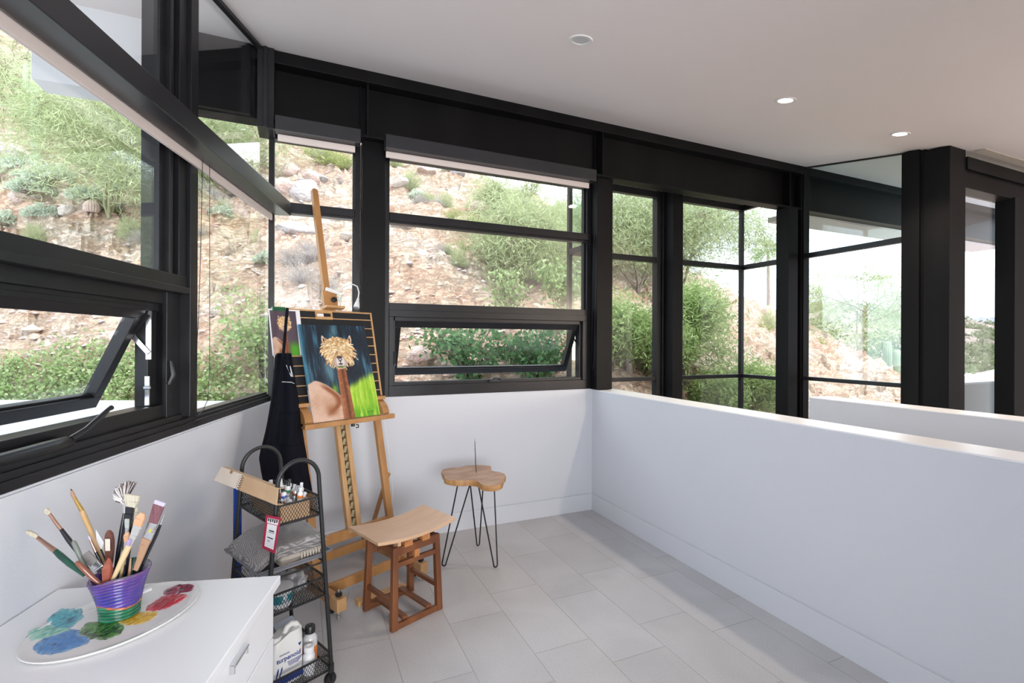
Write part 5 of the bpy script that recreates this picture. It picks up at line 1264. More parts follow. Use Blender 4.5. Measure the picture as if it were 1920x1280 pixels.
o = tool('flat_brush', 'brush with peach stained bristles, clear ferrule and pale pine handle in front', 'paintbrush', [
    ('bristles', M_PEACH, [(1392, 438, 56), (1360, 500, 118), (1330, 578, 106)], .45), ('ferrule', M_ACRYL, [(1332, 575, 104), (1290, 690, 88), (1232, 800, 70)], .4),
    ('handle', M_PINE, [(1234, 796, 74), (1190, 890, 82), (1120, 1040, 64), (1062, 1165, 52)], 1)], 1.245, 1.24)
MB().bar(at(*cpx(1236, 740), 1.236) - o.location, at(*cpx(1216, 812), 1.236) - o.location, .009, .0008, up=FWD).build('paint_spot', mat('lilac_paint', (.40, .30, .55, 1), .4), o)
o = tool('wide_brush', 'wide plum bristled brush with lilac tip, nickel ferrule and tan handle leaning right', 'paintbrush', [
    ('bristle_tip', M_LILAC, [(1592, 300, 140), (1575, 345, 140)], .25), ('bristles', M_PURP, [(1576, 340, 142), (1540, 440, 130), (1504, 548, 116)], .28), ('ferrule', M_SILV, [(1505, 545, 128), (1475, 640, 132), (1440, 728, 124)], .3),
    ('handle', M_TANW, [(1440, 726, 118), (1410, 800, 96), (1360, 950, 74), (1305, 1090, 56)], .45)], 1.265, 1.26)
k = MB().lathe([(.0001, .0005), (.0052, .0005), (.0052, -.0005)], 20, fr=Fr(at(*cpx(1472, 640), 1.2495) - o.location, RGT * .7, (V(0, 0, 1) + RGT * .3).normalized() * 1.15, -FWD)); k.build('maker_badge', mat('yellow_enamel', (.55, .48, .06, 1), .35), o)
tool('slim_brush', 'slim black brush with a silver end leaning right behind the plum bristled one', 'paintbrush', [
    ('ferrule', M_SILV, [(1632, 455, 10), (1590, 570, 30)], 1), ('handle', M_BKL, [(1592, 566, 34), (1540, 690, 46), (1440, 900, 46), (1380, 1040, 38)], 1)], 1.30, 1.29)
tool('stub_handle', 'bottle green handle stub just above the back rim of the cup', 'paintbrush', [
    ('handle', M_GRL, [(1288, 940, 56), (1286, 990, 60), (1270, 1080, 50)], 1)], 1.315, 1.305)
tool('slim_stick', 'thin pinkish brown stick just above the rim between the black handles', 'stick', [
    ('stick_body', M_TANW, [(1250, 950, 20), (1242, 1050, 30), (1235, 1120, 30)], 1)], 1.27, 1.268)
# ------------------------------------------------------------------ outdoors: rocky hillside, trees, far slopes
def uvw(u, v, z): return RGT * u + FWD * v + V(0, 0, z)
N = mnoise.noise
def hill(u, v, fine=True):
    vb = 5.7 + (.435 * (u + 1) if u > -1 else .12 * (-1 - u)); vr = vb + 10.0
    T = .31 - .5 * (u / vr); zr = 1.48 + T * vr; z0 = .30 - .16 * max(u - 1, 0)
    t = (v - vb) / (vr - vb)
    if t < 0: z = z0 + t * 1.0
    elif t < 1: z = z0 + (zr - z0) * (t ** .72)
    else: z = zr - .22 * (v - vr) - .01 * (v - vr) ** 2
    k = min(1, max(0, t * 5 + .25))
    p = V(u, v, z * .8)
    z += k * (.45 * N(p * .33 + V(7, 1, 3)) + .22 * N(p * .9 + V(2, 5, 1)))
    if fine:
        q_ = V(u * .75 + z * .55, v * .75, z * .9 - u * .5)
        z += k * (.16 * (1 - abs(N(V(q_.x * 2.2, q_.y * 2.2, q_.z * .8))) * 2.2) + .075 * (1 - 2 * abs(N(V(q_.x * 5.5, q_.y * 5.5, q_.z * 2.2)))) + .03 * N(p * 13))
        for sc, am in ((1.15, .42), (2.9, .36)):
            r_ = V(u * sc + z * .35 * sc, v * sc, z * sc * 1.3 - u * .4 * sc); c_ = mnoise.voronoi(r_)[1][0]; z += k * am / sc * (r_ - c_).dot(mnoise.noise_vector(c_ * 7.3) * 1.6)
    return z
def hit(px, py, v0=5.0, v1=34):
    d = ray(px, py); v = v0
    while v < v1:
        p = V(0, 0, CAM_H) + d * v; a = p.dot(RGT)
        if hill(a, v, False) >= p.z: return uvw(a, v, hill(a, v)), v
        v += .06
    p = V(0, 0, CAM_H) + d * 17; a = p.dot(RGT); return uvw(a, 17, hill(a, 17)), 17
na, nv = 430, 230
vs_ = [4.9 * (34 / 4.9) ** (j / (nv - 1)) for j in range(nv)]
verts = []
for v in vs_:
    for i in range(na):
        u = (-1.45 + 2.75 * i / (na - 1)) * v; z = hill(u, v)
        verts.append(uvw(u, v, z))
mh = bpy.data.materials.new('desert_rock'); mh.use_nodes = True; nt = mh.node_tree; bs = nt.nodes['Principled BSDF']; bs.inputs['Roughness'].default_value = .9; bs.inputs['Specular IOR Level'].default_value = .2
L = nt.links.new
def node(t, **kw):
    n = nt.nodes.new(t)
    for k_, v_ in kw.items():
        if k_ in n.inputs: n.inputs[k_].default_value = v_
        else: setattr(n, k_, v_)
    return n
tc = node('ShaderNodeTexCoord'); mp = node('ShaderNodeMapping', Rotation=(.3, .5, .6), Scale=(1, 1, 2.2)); L(tc.outputs['Object'], mp.inputs['Vector'])
na1 = node('ShaderNodeTexNoise', Scale=.75, Detail=6.0, Roughness=.65); L(mp.outputs[0], na1.inputs['Vector'])
nb = node('ShaderNodeTexNoise', Scale=4.5, Detail=8.0, Roughness=.7, Distortion=.6); L(mp.outputs[0], nb.inputs['Vector'])
vo = node('ShaderNodeTexVoronoi', Scale=3.2, feature='DISTANCE_TO_EDGE'); mpw = node('ShaderNodeMix', data_type='VECTOR'); 
wv = node('ShaderNodeVectorMath', operation='ADD'); L(mp.outputs[0], wv.inputs[0]); L(nb.outputs['Color'], wv.inputs[1]); L(wv.outputs[0], vo.inputs['Vector'])
c1 = node('ShaderNodeValToRGB'); e = c1.color_ramp.elements; e[0].position = .30; e[0].color = (.71, .47, .36, 1); e[1].position = .72; e[1].color = (.84, .76, .69, 1)
x_ = c1.color_ramp.elements.new(.5); x_.color = (.79, .62, .51, 1)
L(na1.outputs['Fac'], c1.inputs['Fac'])
c2 = node('ShaderNodeValToRGB'); e = c2.color_ramp.elements; e[0].position = .33; e[0].color = (.52, .37, .30, 1); e[1].position = .66; e[1].color = (.92, .82, .74, 1)
L(nb.outputs['Fac'], c2.inputs['Fac'])
mx = node('ShaderNodeMix', data_type='RGBA', blend_type='OVERLAY'); mx.inputs['Factor'].default_value = .62; L(c1.outputs['Color'], mx.inputs['A']); L(c2.outputs['Color'], mx.inputs['B'])
c3 = node('ShaderNodeValToRGB'); e = c3.color_ramp.elements; e[0].position = .0; e[0].color = (.55, .40, .33, 1); e[1].position = .06; e[1].color = (1, 1, 1, 1); L(vo.outputs['Distance'], c3.inputs['Fac'])
mx2 = node('ShaderNodeMix', data_type='RGBA', blend_type='MULTIPLY'); mx2.inputs['Factor'].default_value = .55; L(mx.outputs['Result'], mx2.inputs['A']); L(c3.outputs['Color'], mx2.inputs['B'])
L(mx2.outputs['Result'], bs.inputs['Base Color'])
ad = node('ShaderNodeMath', operation='ADD'); mn = node('ShaderNodeMath', operation='MINIMUM'); mn.inputs[1].default_value = .12; L(vo.outputs['Distance'], mn.inputs[0]); L(mn.outputs[0], ad.inputs[0]); L(nb.outputs['Fac'], ad.inputs[1])
bp = node('ShaderNodeBump', Strength=1.0, Distance=.16); L(ad.outputs[0], bp.inputs['Height']); L(bp.outputs['Normal'], bs.inputs['Normal'])
idx = np.arange(na * nv).reshape(nv, na); F = np.stack([idx[:-1, :-1], idx[:-1, 1:], idx[1:, 1:], idx[1:, :-1]], -1).reshape(-1, 4)
me = bpy.data.meshes.new('rocky_hillside'); me.from_pydata(verts, [], F.tolist()); me.materials.append(mh)
HL = bpy.data.objects.new('rocky_hillside', me); COL.objects.link(HL); HL['kind'] = 'structure'

# pale roof terrace just outside the left window, grey balcony parapet and white wall on the right
M_STUCCO = mat('pale_stucco', (.74, .70, .66, 1), .85, bump=.001, scale=120)
M_GREYST = mat('grey_stucco', (.10, .105, .105, 1), .85, bump=.001, scale=120)
p = [RGT * u + FWD * v for u, v in ((-9, 5.35), (-9, .5))] + [FL(5, -.18, 0), FL(-.12, -.18, 0), V(-.36, 3.9, 0), RGT * -1.0 + FWD * 5.35]
struct('terrace_roof', MB().prism([(q_.x, q_.y) for q_ in p][::-1], .25, z0=.56), M_STUCCO)
struct('wall_balcony', MB().box(6.35, 10.5, 3.05, 3.2, -1, 1.0), M_GREYST)
k = MB(); pts = [at(1740, 728, 12.0), at(1790, 713, 12.5), at(1835, 703, 13.2), at(1880, 692, 14.2), at(1930, 679, 15.6), at(1985, 668, 18)]
for a, b_ in zip(pts[:-1], pts[1:]): k.bar(a - V(0, 0, .8), b_ - V(0, 0, .8), .30, 1.6)
struct('wall_garden', k, M_STUCCO)
struct('garden_soil', MB().prism([(q_.x, q_.y) for q_ in (at(1750, 700, 9), at(2000, 700, 9), at(2000, 700, 17), at(1750, 700, 13))], .2, z0=-.25), mat('orange_soil', (.68, .42, .26, 1), .95, col2=(.60, .34, .2, 1), scale=3))

# far slopes
def far_ground(name, a0, a1, v0, v1, prof, amp, m, n1=160, n2=60, base=-.06):
    vs = []
    for j in range(n2):
        for i in range(n1):
            a = a0 + (a1 - a0) * i / (n1 - 1); t = j / (n2 - 1); v = v0 + (v1 - v0) * t
            T = np.interp(a, [q_[0] for q_ in prof], [q_[1] for q_ in prof]); z = 1.48 + v * (base + (T - base) * t ** .8) if t < .9 else 1.48 + v * T - (t - .9) * v * .8
            z += amp * N(V(a * v * .06, v * .06, 2)) * v * .01 + amp * .5 * N(V(a * v * .2, v * .2, 5)) * v * .01
            vs.append(uvw(a * v, v, z))
    ix = np.arange(n1 * n2).reshape(n2, n1); F = np.stack([ix[:-1, :-1], ix[:-1, 1:], ix[1:, 1:], ix[1:, :-1]], -1).reshape(-1, 4)
    me = bpy.data.meshes.new(name); me.from_pydata(vs, [], F.tolist()); me.materials.append(m); me.polygons.foreach_set('use_smooth', [True] * len(me.polygons))
    o = bpy.data.objects.new(name, me); COL.objects.link(o); o['kind'] = 'structure'; return vs
M_FAR = mat('far_slope_soil', (.50, .38, .33, 1), .95, col2=(.66, .54, .47, 1), scale=.5, detail=8, bump=.6, bscale=.7, spec=.1)
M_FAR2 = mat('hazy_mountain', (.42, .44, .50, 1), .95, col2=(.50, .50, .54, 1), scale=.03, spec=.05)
fv = far_ground('far_hillside', .30, 1.35, 42, 105, [(.3, .03), (.45, .07), (.6, .088), (.71, .10), (.80, .078), (.93, .063), (1.0, .052), (1.06, .046), (1.35, .03)], 1.2, M_FAR)
far_ground('far_mountain', .7, 1.4, 260, 330, [(.7, .03), (.9, .05), (.965, .064), (1.0, .066), (1.06, .052), (1.2, .05), (1.4, .03)], .5, M_FAR2, 90, 20)

# ---------------- plants
def foliage_mesh(name, P, D, Ln, W, m, seed=0):
    g = np.random.default_rng(seed); P = np.asarray(P, float); n = len(P); D = np.asarray(D, float); D /= np.linalg.norm(D, axis=1)[:, None] + 1e-9
    q_ = g.normal(size=(n, 3)); S = np.cross(D, q_); S /= np.linalg.norm(S, axis=1)[:, None] + 1e-9
    Ln = np.broadcast_to(Ln, n)[:, None]; W = np.broadcast_to(W, n)[:, None]
    A = P - D * Ln / 2; B = P + D * Ln / 2; vt = np.stack([A, P + S * W / 2, B, P - S * W / 2], 1).reshape(-1, 3)
    me = bpy.data.meshes.new(name); me.vertices.add(4 * n); me.vertices.foreach_set('co', vt.astype(np.float32).ravel())
    me.loops.add(4 * n); me.loops.foreach_set('vertex_index', np.arange(4 * n, dtype=np.int32)); me.polygons.add(n)
    me.polygons.foreach_set('loop_start', np.arange(0, 4 * n, 4, dtype=np.int32)); me.update(calc_edges=True); me.validate(); me.materials.append(m)
    return me
def obj(name, me, parent=None, loc=None):
    o = bpy.data.objects.new(name, me); COL.objects.link(o); o.parent = parent
    if loc is not None: o.location = loc
    return o
def leafmat(name, c, c2):
    m = mat(name, c, .6, col2=c2, scale=9, spec=.2); nt = m.node_tree; b = nt.nodes['Principled BSDF']
    t = nt.nodes.new('ShaderNodeBsdfTranslucent'); mx_ = nt.nodes.new('ShaderNodeMixShader'); mx_.inputs[0].default_value = .35; out = nt.nodes['Material Output']
    cr = [n for n in nt.nodes if n.type == 'VALTORGB'][0]; nt.links.new(cr.outputs['Color'], t.inputs['Color'])
    nt.links.new(b.outputs[0], mx_.inputs[1]); nt.links.new(t.outputs[0], mx_.inputs[2]); nt.links.new(mx_.outputs[0], out.inputs['Surface']); return m
LM_PV = leafmat('palo_verde_green', (.46, .54, .26, 1), (.66, .72, .42, 1))
LM_MESQ = leafmat('mesquite_green', (.30, .46, .14, 1), (.54, .66, .28, 1))
LM_VINE = leafmat('vine_green', (.30, .46, .15, 1), (.58, .68, .36, 1))
LM_BRIT = leafmat('brittlebush_grey_green', (.44, .50, .39, 1), (.62, .67, .54, 1))
LM_DRY = leafmat('dry_twig_grey', (.42, .38, .36, 1), (.62, .57, .53, 1))
LM_WISP = leafmat('yellow_green_wisp', (.42, .50, .16, 1), (.62, .66, .28, 1))
LM_DARK = leafmat('deep_leaf_green', (.05, .14, .05, 1), (.16, .29, .12, 1))
M_BARK1 = mat('grey_brown_bark', (.16, .12, .10, 1), .85, col2=(.24, .19, .16, 1), scale=14)
M_BARK2 = mat('yellow_green_bark', (.40, .38, .19, 1), .7, col2=(.52, .48, .27, 1), scale=8)

def grow(h, spread, seed, trunks=1, levels=4, lean=(0, 0), r0=.07, droop=.0, up=.55, split=3):
    g = random.Random(seed); segs = []; tips = []
    def rec(p, d, ln, r, lv):
        n = 4; path = [p]; q_ = p; dd = d
        for i in range(n):
            dd = (dd + V(g.gauss(0, .13), g.gauss(0, .13), g.gauss(0, .08) - droop * (levels - lv) * .06)).normalized(); q_ = q_ + dd * (ln / n); path.append(q_)
            if lv <= 1: tips.append((q_.copy(), dd.copy()))
        segs.append((path, [r * (1 - .45 * i / n) for i in range(n + 1)], lv))
        if lv == 0: tips.append((q_, dd)); return
        for _ in range(split if lv > 1 else split + 1):
            a = g.uniform(0, 2 * PI); e_ = g.uniform(.35, .85); x = dd.orthogonal().normalized(); y = dd.cross(x)
            nd = (dd * math.cos(e_) + (x * math.cos(a) + y * math.sin(a)) * math.sin(e_) * spread + V(0, 0, up * .25)).normalized()
            st = path[g.choice((2, 3, 4))] if lv > 1 else path[g.choice((1, 2, 3, 4))]
            rec(st, nd, ln * g.uniform(.55, .8), r * .5, lv - 1)
    for t in range(trunks):
        a = 2 * PI * (t + g.random() * .6) / trunks; s_ = .35 if trunks > 1 else .1
        rec(V(0, 0, 0), V(math.cos(a) * s_ + lean[0], math.sin(a) * s_ + lean[1], 1).normalized(), h * .36, r0, levels)
    zm = max(t[0].z for t in tips); k = h / zm
    return [([p * k for p in path], r_, lv) for path, r_, lv in segs], [(p * k, d) for p, d in tips]
def make_tree(name, label, cat, base, h, spread, seed, lm, bm, nl, leaf, sig, group=None, r0=.07, trunks=1, levels=4, lean=(0, 0), droop=0, up=.55, hang=0.0, squash=1.0):
    segs, tips = grow(h, spread, seed, trunks, levels, lean, r0, droop, up)
    o = thing(name, label, cat, base, 0, group); k = MB()
    for path, r_, lv in segs: k.tube(path, [max(x, .006) for x in r_], n=(8 if lv >= levels - 1 else 5 if lv > 1 else 3), cap=False)
    k.build('trunk_and_branches', bm, o, smooth='all')
    g = np.random.default_rng(seed); ti = g.integers(0, len(tips), nl); TP = np.array([t[0] for t in tips]); TD = np.array([t[1] for t in tips])
    P = TP[ti] + g.normal(size=(nl, 3)) * sig - np.array([0, 0, hang]) * g.random((nl, 1)); D = TD[ti] * .6 + g.normal(size=(nl, 3)) * .55; D[:, 2] -= hang * 2
    P[:, 2] = np.maximum(P[:, 2], .05)
    obj('foliage', foliage_mesh(name + '_leaves', P, D, leaf[0] * (.6 + .8 * g.random(nl)), leaf[1] * (.7 + .6 * g.random(nl)), lm, seed), o)
    return o
def tb(px, py, top, v=None):
    """foot point on the hillside and height for a plant seen from (px, py) up to row 'top'"""
    p, d = hit(px, py) if v is None else (None, v)
    if p is None:
        q_ = at(px, py, v); a = q_.dot(RGT); p = uvw(a, v, hill(a, v)); d = v
    return p, max(.2, CAM_H + (640 - top) / 906.7 * d - p.z)
PV = (.16, .011)
def pv(label, px, py, top, spread, seed, nl=9000, sig=.20, v=None, **k):
    p, h = tb(px, py, top, v); kw = dict(trunks=3, droop=.5, hang=.05, r0=.032, levels=4); kw.update(k); lf = kw.pop('leaf', PV)
    return make_tree('palo_verde_tree', label, 'tree', p - V(0, 0, .05), h, spread, seed, kw.pop('lm', LM_PV), kw.pop('bm', M_BARK2), nl, lf, sig, 'palo verde trees on the hillside', **kw)
pv('broad pale green tree on the slope behind the big left window', 205, 430, 165, 1.35, 21, 28000, .36)
pv('pale green tree high in the upper left corner by the tall cactus', 8, 215, 75, .8, 22, 5000, .22)
pv('pale green tree behind the upper part of the corner pane', 430, 345, 215, 1.2, 23, 13000, .28)
pv('feathery tree with grey trunks in the middle of the wide window', 985, 545, 395, 1.6, 24, 20000, .30, bm=M_BARK1)
pv('slim feathery tree on the skyline left of the bare-branched one', 920, 425, 335, .9, 25, 4500, .17)
pv('dark branched sparse tree standing against the sky in the wide window', 985, 405, 328, .8, 26, 2200, .12, bm=M_BARK1, r0=.035)
pv('feathery shrubby tree at the right end of the wide window', 1062, 470, 380, 1.2, 27, 6000, .2)
pv('tall feathery tree filling the first stairwell pane', 1195, 640, 318, 1.3, 28, 30000, .36, v=10.5, bm=M_BARK1)
pv('wide feathery grey-green tree behind the second stairwell pane', 1275, 610, 335, 1.35, 29, 34000, .38, v=11.5, bm=M_BARK1)
pv('lone tree with yellow-green trunk on the ridge in the right-hand stairwell glass', 1612, 655, 478, 1.7, 30, 16000, .30, v=16.5, trunks=2, r0=.055, leaf=(.17, .014), lean=(.2, 0))
def mq(label, px, py, top, spread, seed, nl, sig, v, **k):
    p, h = tb(px, py, top, v); kw = dict(trunks=2, droop=.35, r0=.06, levels=4); kw.update(k)
    return make_tree('mesquite_tree', label, 'tree', p - V(0, 0, .05), h, spread, seed, LM_MESQ, M_BARK1, nl, (.10, .022), sig, 'green trees close to the stairwell', **kw)
mq('bright green tree with dark crooked trunk in the middle stairwell pane', 1285, 760, 545, 1.5, 41, 15000, .16, 8.0, r0=.09)
mq('bright green bush filling the foot of the first stairwell pane', 1180, 790, 560, 1.3, 42, 11000, .17, 7.6)
mq('low bright green bush at the foot of the corner stairwell pane', 1410, 800, 690, 1.4, 43, 8000, .15, 8.2)
mq('low bright green bush behind the knee wall left of the dark corner post', 1340, 800, 705, 1.4, 44, 7000, .15, 7.8)

# leafy plants against the foot of the cut
def leafy(label, px, py, top, w, seed, nl, v=None, lm=LM_DARK, leaf=(.075, .045)):
    p, h = tb(px, py, top, v); o = thing('leafy_bush', label, 'bush', p, 0, 'leafy bushes under the rock face'); g = np.random.default_rng(seed); k = MB(); P = []; D = []
    for i in range(int(14 + w * 10)):
        a = g.random() * 2 * PI; e_ = g.random() ** .5 * w / 2; tip = V(math.cos(a) * e_, math.sin(a) * e_ * .6, h * (.45 + .55 * g.random())); mid = tip * .5 + V(0, 0, h * .18)
        pts = [V(0, 0, 0) + tip * .0, mid, tip]; pts = cat_rom(pts, 5); k.tube(pts, [.007 * (1 - .7 * j / len(pts)) for j in range(len(pts))], n=4, cap=False)
        for j in range(nl // int(14 + w * 10)):
            t = g.random() ** .6; q_ = pts[min(int(t * (len(pts) - 1)), len(pts) - 1)]; P.append(np.array(q_) + g.normal(size=3) * .07); D.append(g.normal(size=3) + np.array([0, 0, -.3]))
    k.build('stems', M_BARK1, o); g2 = np.random.default_rng(seed + 1)
    obj('leaves', foliage_mesh('bush_leaves', P, D, leaf[0] * (.6 + .8 * g2.random(len(P))), leaf[1] * (.6 + .8 * g2.random(len(P))), lm, seed), o)
leafy('dark green leafy bush seen through the open sash of the wide window', 880, 745, 600, 1.5, 51, 1500, 6.3)
leafy('dark green leafy bush at the right end of the awning sash', 1010, 760, 600, 1.4, 52, 1900, 6.5)
leafy('bright leafy shoots rising in the wide window left of the grey trunks', 955, 640, 505, .8, 53, 700, 7.4, LM_VINE)
leafy('bright leafy shoots at the right edge of the wide window', 1055, 640, 490, .9, 54, 1300, 7.6, LM_VINE)
leafy('leafy shoot in the sun left of the corner mullion behind the narrow window', 500, 760, 560, 1.0, 55, 900, 6.1, LM_VINE)

# creeping vine over the foot of the rock on the left: uncountable leaves
g = np.random.default_rng(77); P = []; D = []
while len(P) < 15000:
    px = g.uniform(-40, 512); low = 770; hi_ = np.interp(px, [-40, 60, 150, 300, 380, 430, 512], [690, 668, 650, 618, 600, 560, 470]); t = g.random()
    py = low - (low - hi_) * t * (1 + .35 * N(V(px * .02, 3, 1)) + .25 * N(V(px * .07, 8, 1)))
    if N(V(px * .012, py * .018, 4)) + N(V(px * .04, py * .05, 9)) * .7 < -.28 + .75 * max(0, t - .45): continue
    d = ray(px, py); v = 5.2
    while v < 9:
        p = V(0, 0, CAM_H) + d * v; a = p.dot(RGT)
        if hill(a, v, False) >= p.z: break
        v += .15
    for _ in range(5): P.append(np.array(p - d * (.06 + .12 * g.random())) + g.normal(size=3) * .10); D.append(g.normal(size=3) + np.array([0, 0, -.4]))
g2 = np.random.default_rng(78); o = obj('creeping_vine', foliage_mesh('vine_leaves', P, D, .052 * (.6 + .8 * g2.random(len(P))), .036 * (.6 + .8 * g2.random(len(P))), LM_VINE, 3)); tag(o, 'bright green creeping vine over the foot of the rock face', 'vine', kind='stuff')

# shrubs: one of each kind, then copies
def shrub_proto(name, label, cat, group, lm, n, r, h, leaf, style, seed):
    g = np.random.default_rng(seed); o = thing(name, label, cat, (0, 0, 0), 0, group)
    a = g.random(n) * 2 * PI; e_ = np.arccos(1 - g.random(n) * .95); dr = np.stack([np.cos(a) * np.sin(e_), np.sin(a) * np.sin(e_), np.cos(e_)], 1)
    lump = 1 + .25 * np.sin(a * 3 + e_ * 5 + seed) * np.sin(e_ * 4)
    if style == 'dome': rr = (.75 + .25 * g.random(n)) * lump; P = dr * rr[:, None] * np.array([r, r, h]); D = dr + g.normal(size=(n, 3)) * .6
    else: rr = g.random(n) ** .6 * lump; P = dr * rr[:, None] * np.array([r, r, h]); D = dr * np.array([1, 1, 1.6]) + g.normal(size=(n, 3)) * (.25 if style == 'wisp' else .5)
    P[:, 2] = np.abs(P[:, 2])
    obj('foliage', foliage_mesh(name + '_leaves', P, D, leaf[0] * (.6 + .8 * g.random(n)), leaf[1], lm, seed), o)
    k = MB(); q_ = random.Random(seed)
    for i in range(22):
        t = V(*(dr[i] * .75 * np.array([r, r, h]))); k.tube([V(0, 0, -.05), t * .5 + V(0, 0, h * .1), t], [.010, .006, .003], n=4, cap=False)
    k.build('stems', M_BARK1, o); return o
KIND = dict(
    brit=shrub_proto('brittlebush', 'rounded pale grey-green brittlebush on the rocky slope', 'shrub', 'brittlebush on the hillside', LM_BRIT, 1500, .42, .36, (.075, .035), 'dome', 1),
    dry=shrub_proto('dry_shrub', 'leafless grey twiggy shrub on the rocky slope', 'shrub', 'dry shrubs on the hillside', LM_DRY, 1100, .42, .42, (.17, .007), 'twig', 2),
    wisp=shrub_proto('desert_broom', 'upright wispy green broom shrub on the rocky slope', 'shrub', 'broom shrubs on the hillside', LM_PV, 1300, .34, .62, (.18, .008), 'wisp', 3),
    yel=shrub_proto('creosote_bush', 'loose yellow-green creosote bush on the rocky slope', 'shrub', 'creosote bushes on the hillside', LM_WISP, 1300, .45, .48, (.09, .018), 'twig', 4))
used = set()
def put(kind, px, py, wpx, v=None, zs=1.0):
    if v is None: p, d = hit(px, py)
    else: q_ = at(px, py, v); a = q_.dot(RGT); p = uvw(a, v, hill(a, v)); d = v
    o = KIND[kind] if kind not in used else copy_tree(KIND[kind]); used.add(kind)
    base_r = dict(brit=.42, dry=.42, wisp=.34, yel=.45)[kind]; s = wpx * d / 906.7 / 2 / base_r
    o.location = p - V(0, 0, .03); o.scale = (s, s, s * zs); o.rotation_euler.z = rnd.uniform(0, 6.28); return o
for a in [('brit', 100, 365, 80), ('brit', 60, 390, 70), ('brit', 40, 335, 70), ('brit', 85, 425, 60), ('brit', 15, 420, 60), ('brit', 165, 400, 60), ('brit', 238, 350, 60), ('brit', 300, 345, 50), ('brit', 775, 330, 36), ('brit', 782, 385, 44), ('brit', 842, 338, 32), ('brit', 815, 388, 30), ('brit', 700, 360, 30), ('brit', 340, 455, 40), ('brit', 500, 490, 50), ('brit', 625, 570, 40),
          ('dry', 270, 465, 60), ('dry', 300, 430, 50), ('dry', 220, 395, 46), ('dry', 545, 505, 70), ('dry', 590, 500, 80), ('dry', 565, 560, 80), ('dry', 620, 545, 60), ('dry', 640, 360, 36), ('dry', 625, 340, 36), ('dry', 742, 350, 40), ('dry', 828, 492, 36), ('dry', 790, 405, 40), ('dry', 820, 405, 36), ('dry', 1005, 562, 60), ('dry', 960, 570, 50), ('dry', 930, 500, 40), ('dry', 480, 420, 46), ('dry', 440, 380, 40), ('dry', 1600, 560, 30, 20), ('dry', 350, 400, 40),
          ('wisp', 245, 460, 50), ('wisp', 770, 362, 44), ('wisp', 835, 400, 40), ('wisp', 740, 320, 40), ('wisp', 120, 260, 60), ('wisp', 60, 230, 60), ('wisp', 160, 330, 60), ('wisp', 1050, 420, 40), ('wisp', 1440, 620, 40, 14), ('wisp', 860, 520, 40),
          ('yel', 620, 320, 70), ('yel', 650, 330, 50), ('yel', 800, 395, 40), ('yel', 850, 420, 44), ('yel', 590, 300, 50), ('yel', 885, 460, 60), ('yel', 860, 470, 50), ('yel', 1640, 690, 30, 15), ('yel', 1530, 630, 34, 15), ('yel', 1500, 600, 40, 15), ('yel', 1425, 640, 40, 13), ('yel', 1590, 655, 30, 17.5), ('yel', 1660, 700, 26, 16.5)]:
    put(*a)
for i in range(46):
    px, py = rnd.uniform(-60, 900), rnd.uniform(120, 500)
    if py < 640 - (0.31 + .5 * (960 - px) / 907 * .9) * 907 * .98: continue
    put(rnd.choice(('brit', 'dry', 'wisp', 'yel', 'dry')), px, py, rnd.uniform(24, 50))

# boulders
def boulder_mesh(seed, pts=26):
    g = random.Random(seed); import bmesh
    bm = bmesh.new(); bmesh.ops.create_icosphere(bm, subdivisions=4, radius=1)
    pl_ = [(V(g.gauss(0, 1), g.gauss(0, 1), g.gauss(0, 1)).normalized(), g.uniform(.62, .92)) for _ in range(11)]
    for v in bm.verts:
        p = v.co.copy()
        for n_, d in pl_:
            e_ = p.dot(n_) - d
            if e_ > 0: p -= n_ * e_ * .92
        v.co = p * (1 + .05 * N(p * 3 + V(seed, 0, 0)) + .02 * N(p * 9))
    me = bpy.data.meshes.new('boulder'); bm.to_mesh(me); bm.free(); me.polygons.foreach_set('use_smooth', [True] * len(me.polygons)); return me
M_BPINK = mat('pink_boulder', (.66, .45, .38, 1), .9, col2=(.76, .62, .56, 1), scale=2.2, detail=8, bump=.05, bscale=6, spec=.2)
M_BGREY = mat('lilac_grey_boulder', (.46, .42, .43, 1), .9, col2=(.62, .56, .54, 1), scale=2.5, detail=8, bump=.05, bscale=6, spec=.2)
M_BCREAM = mat('cream_boulder', (.76, .68, .60, 1), .9, col2=(.66, .55, .47, 1), scale=2.5, detail=8, bump=.04, bscale=6, spec=.2)
BM = [boulder_mesh(s) for s in range(6)]
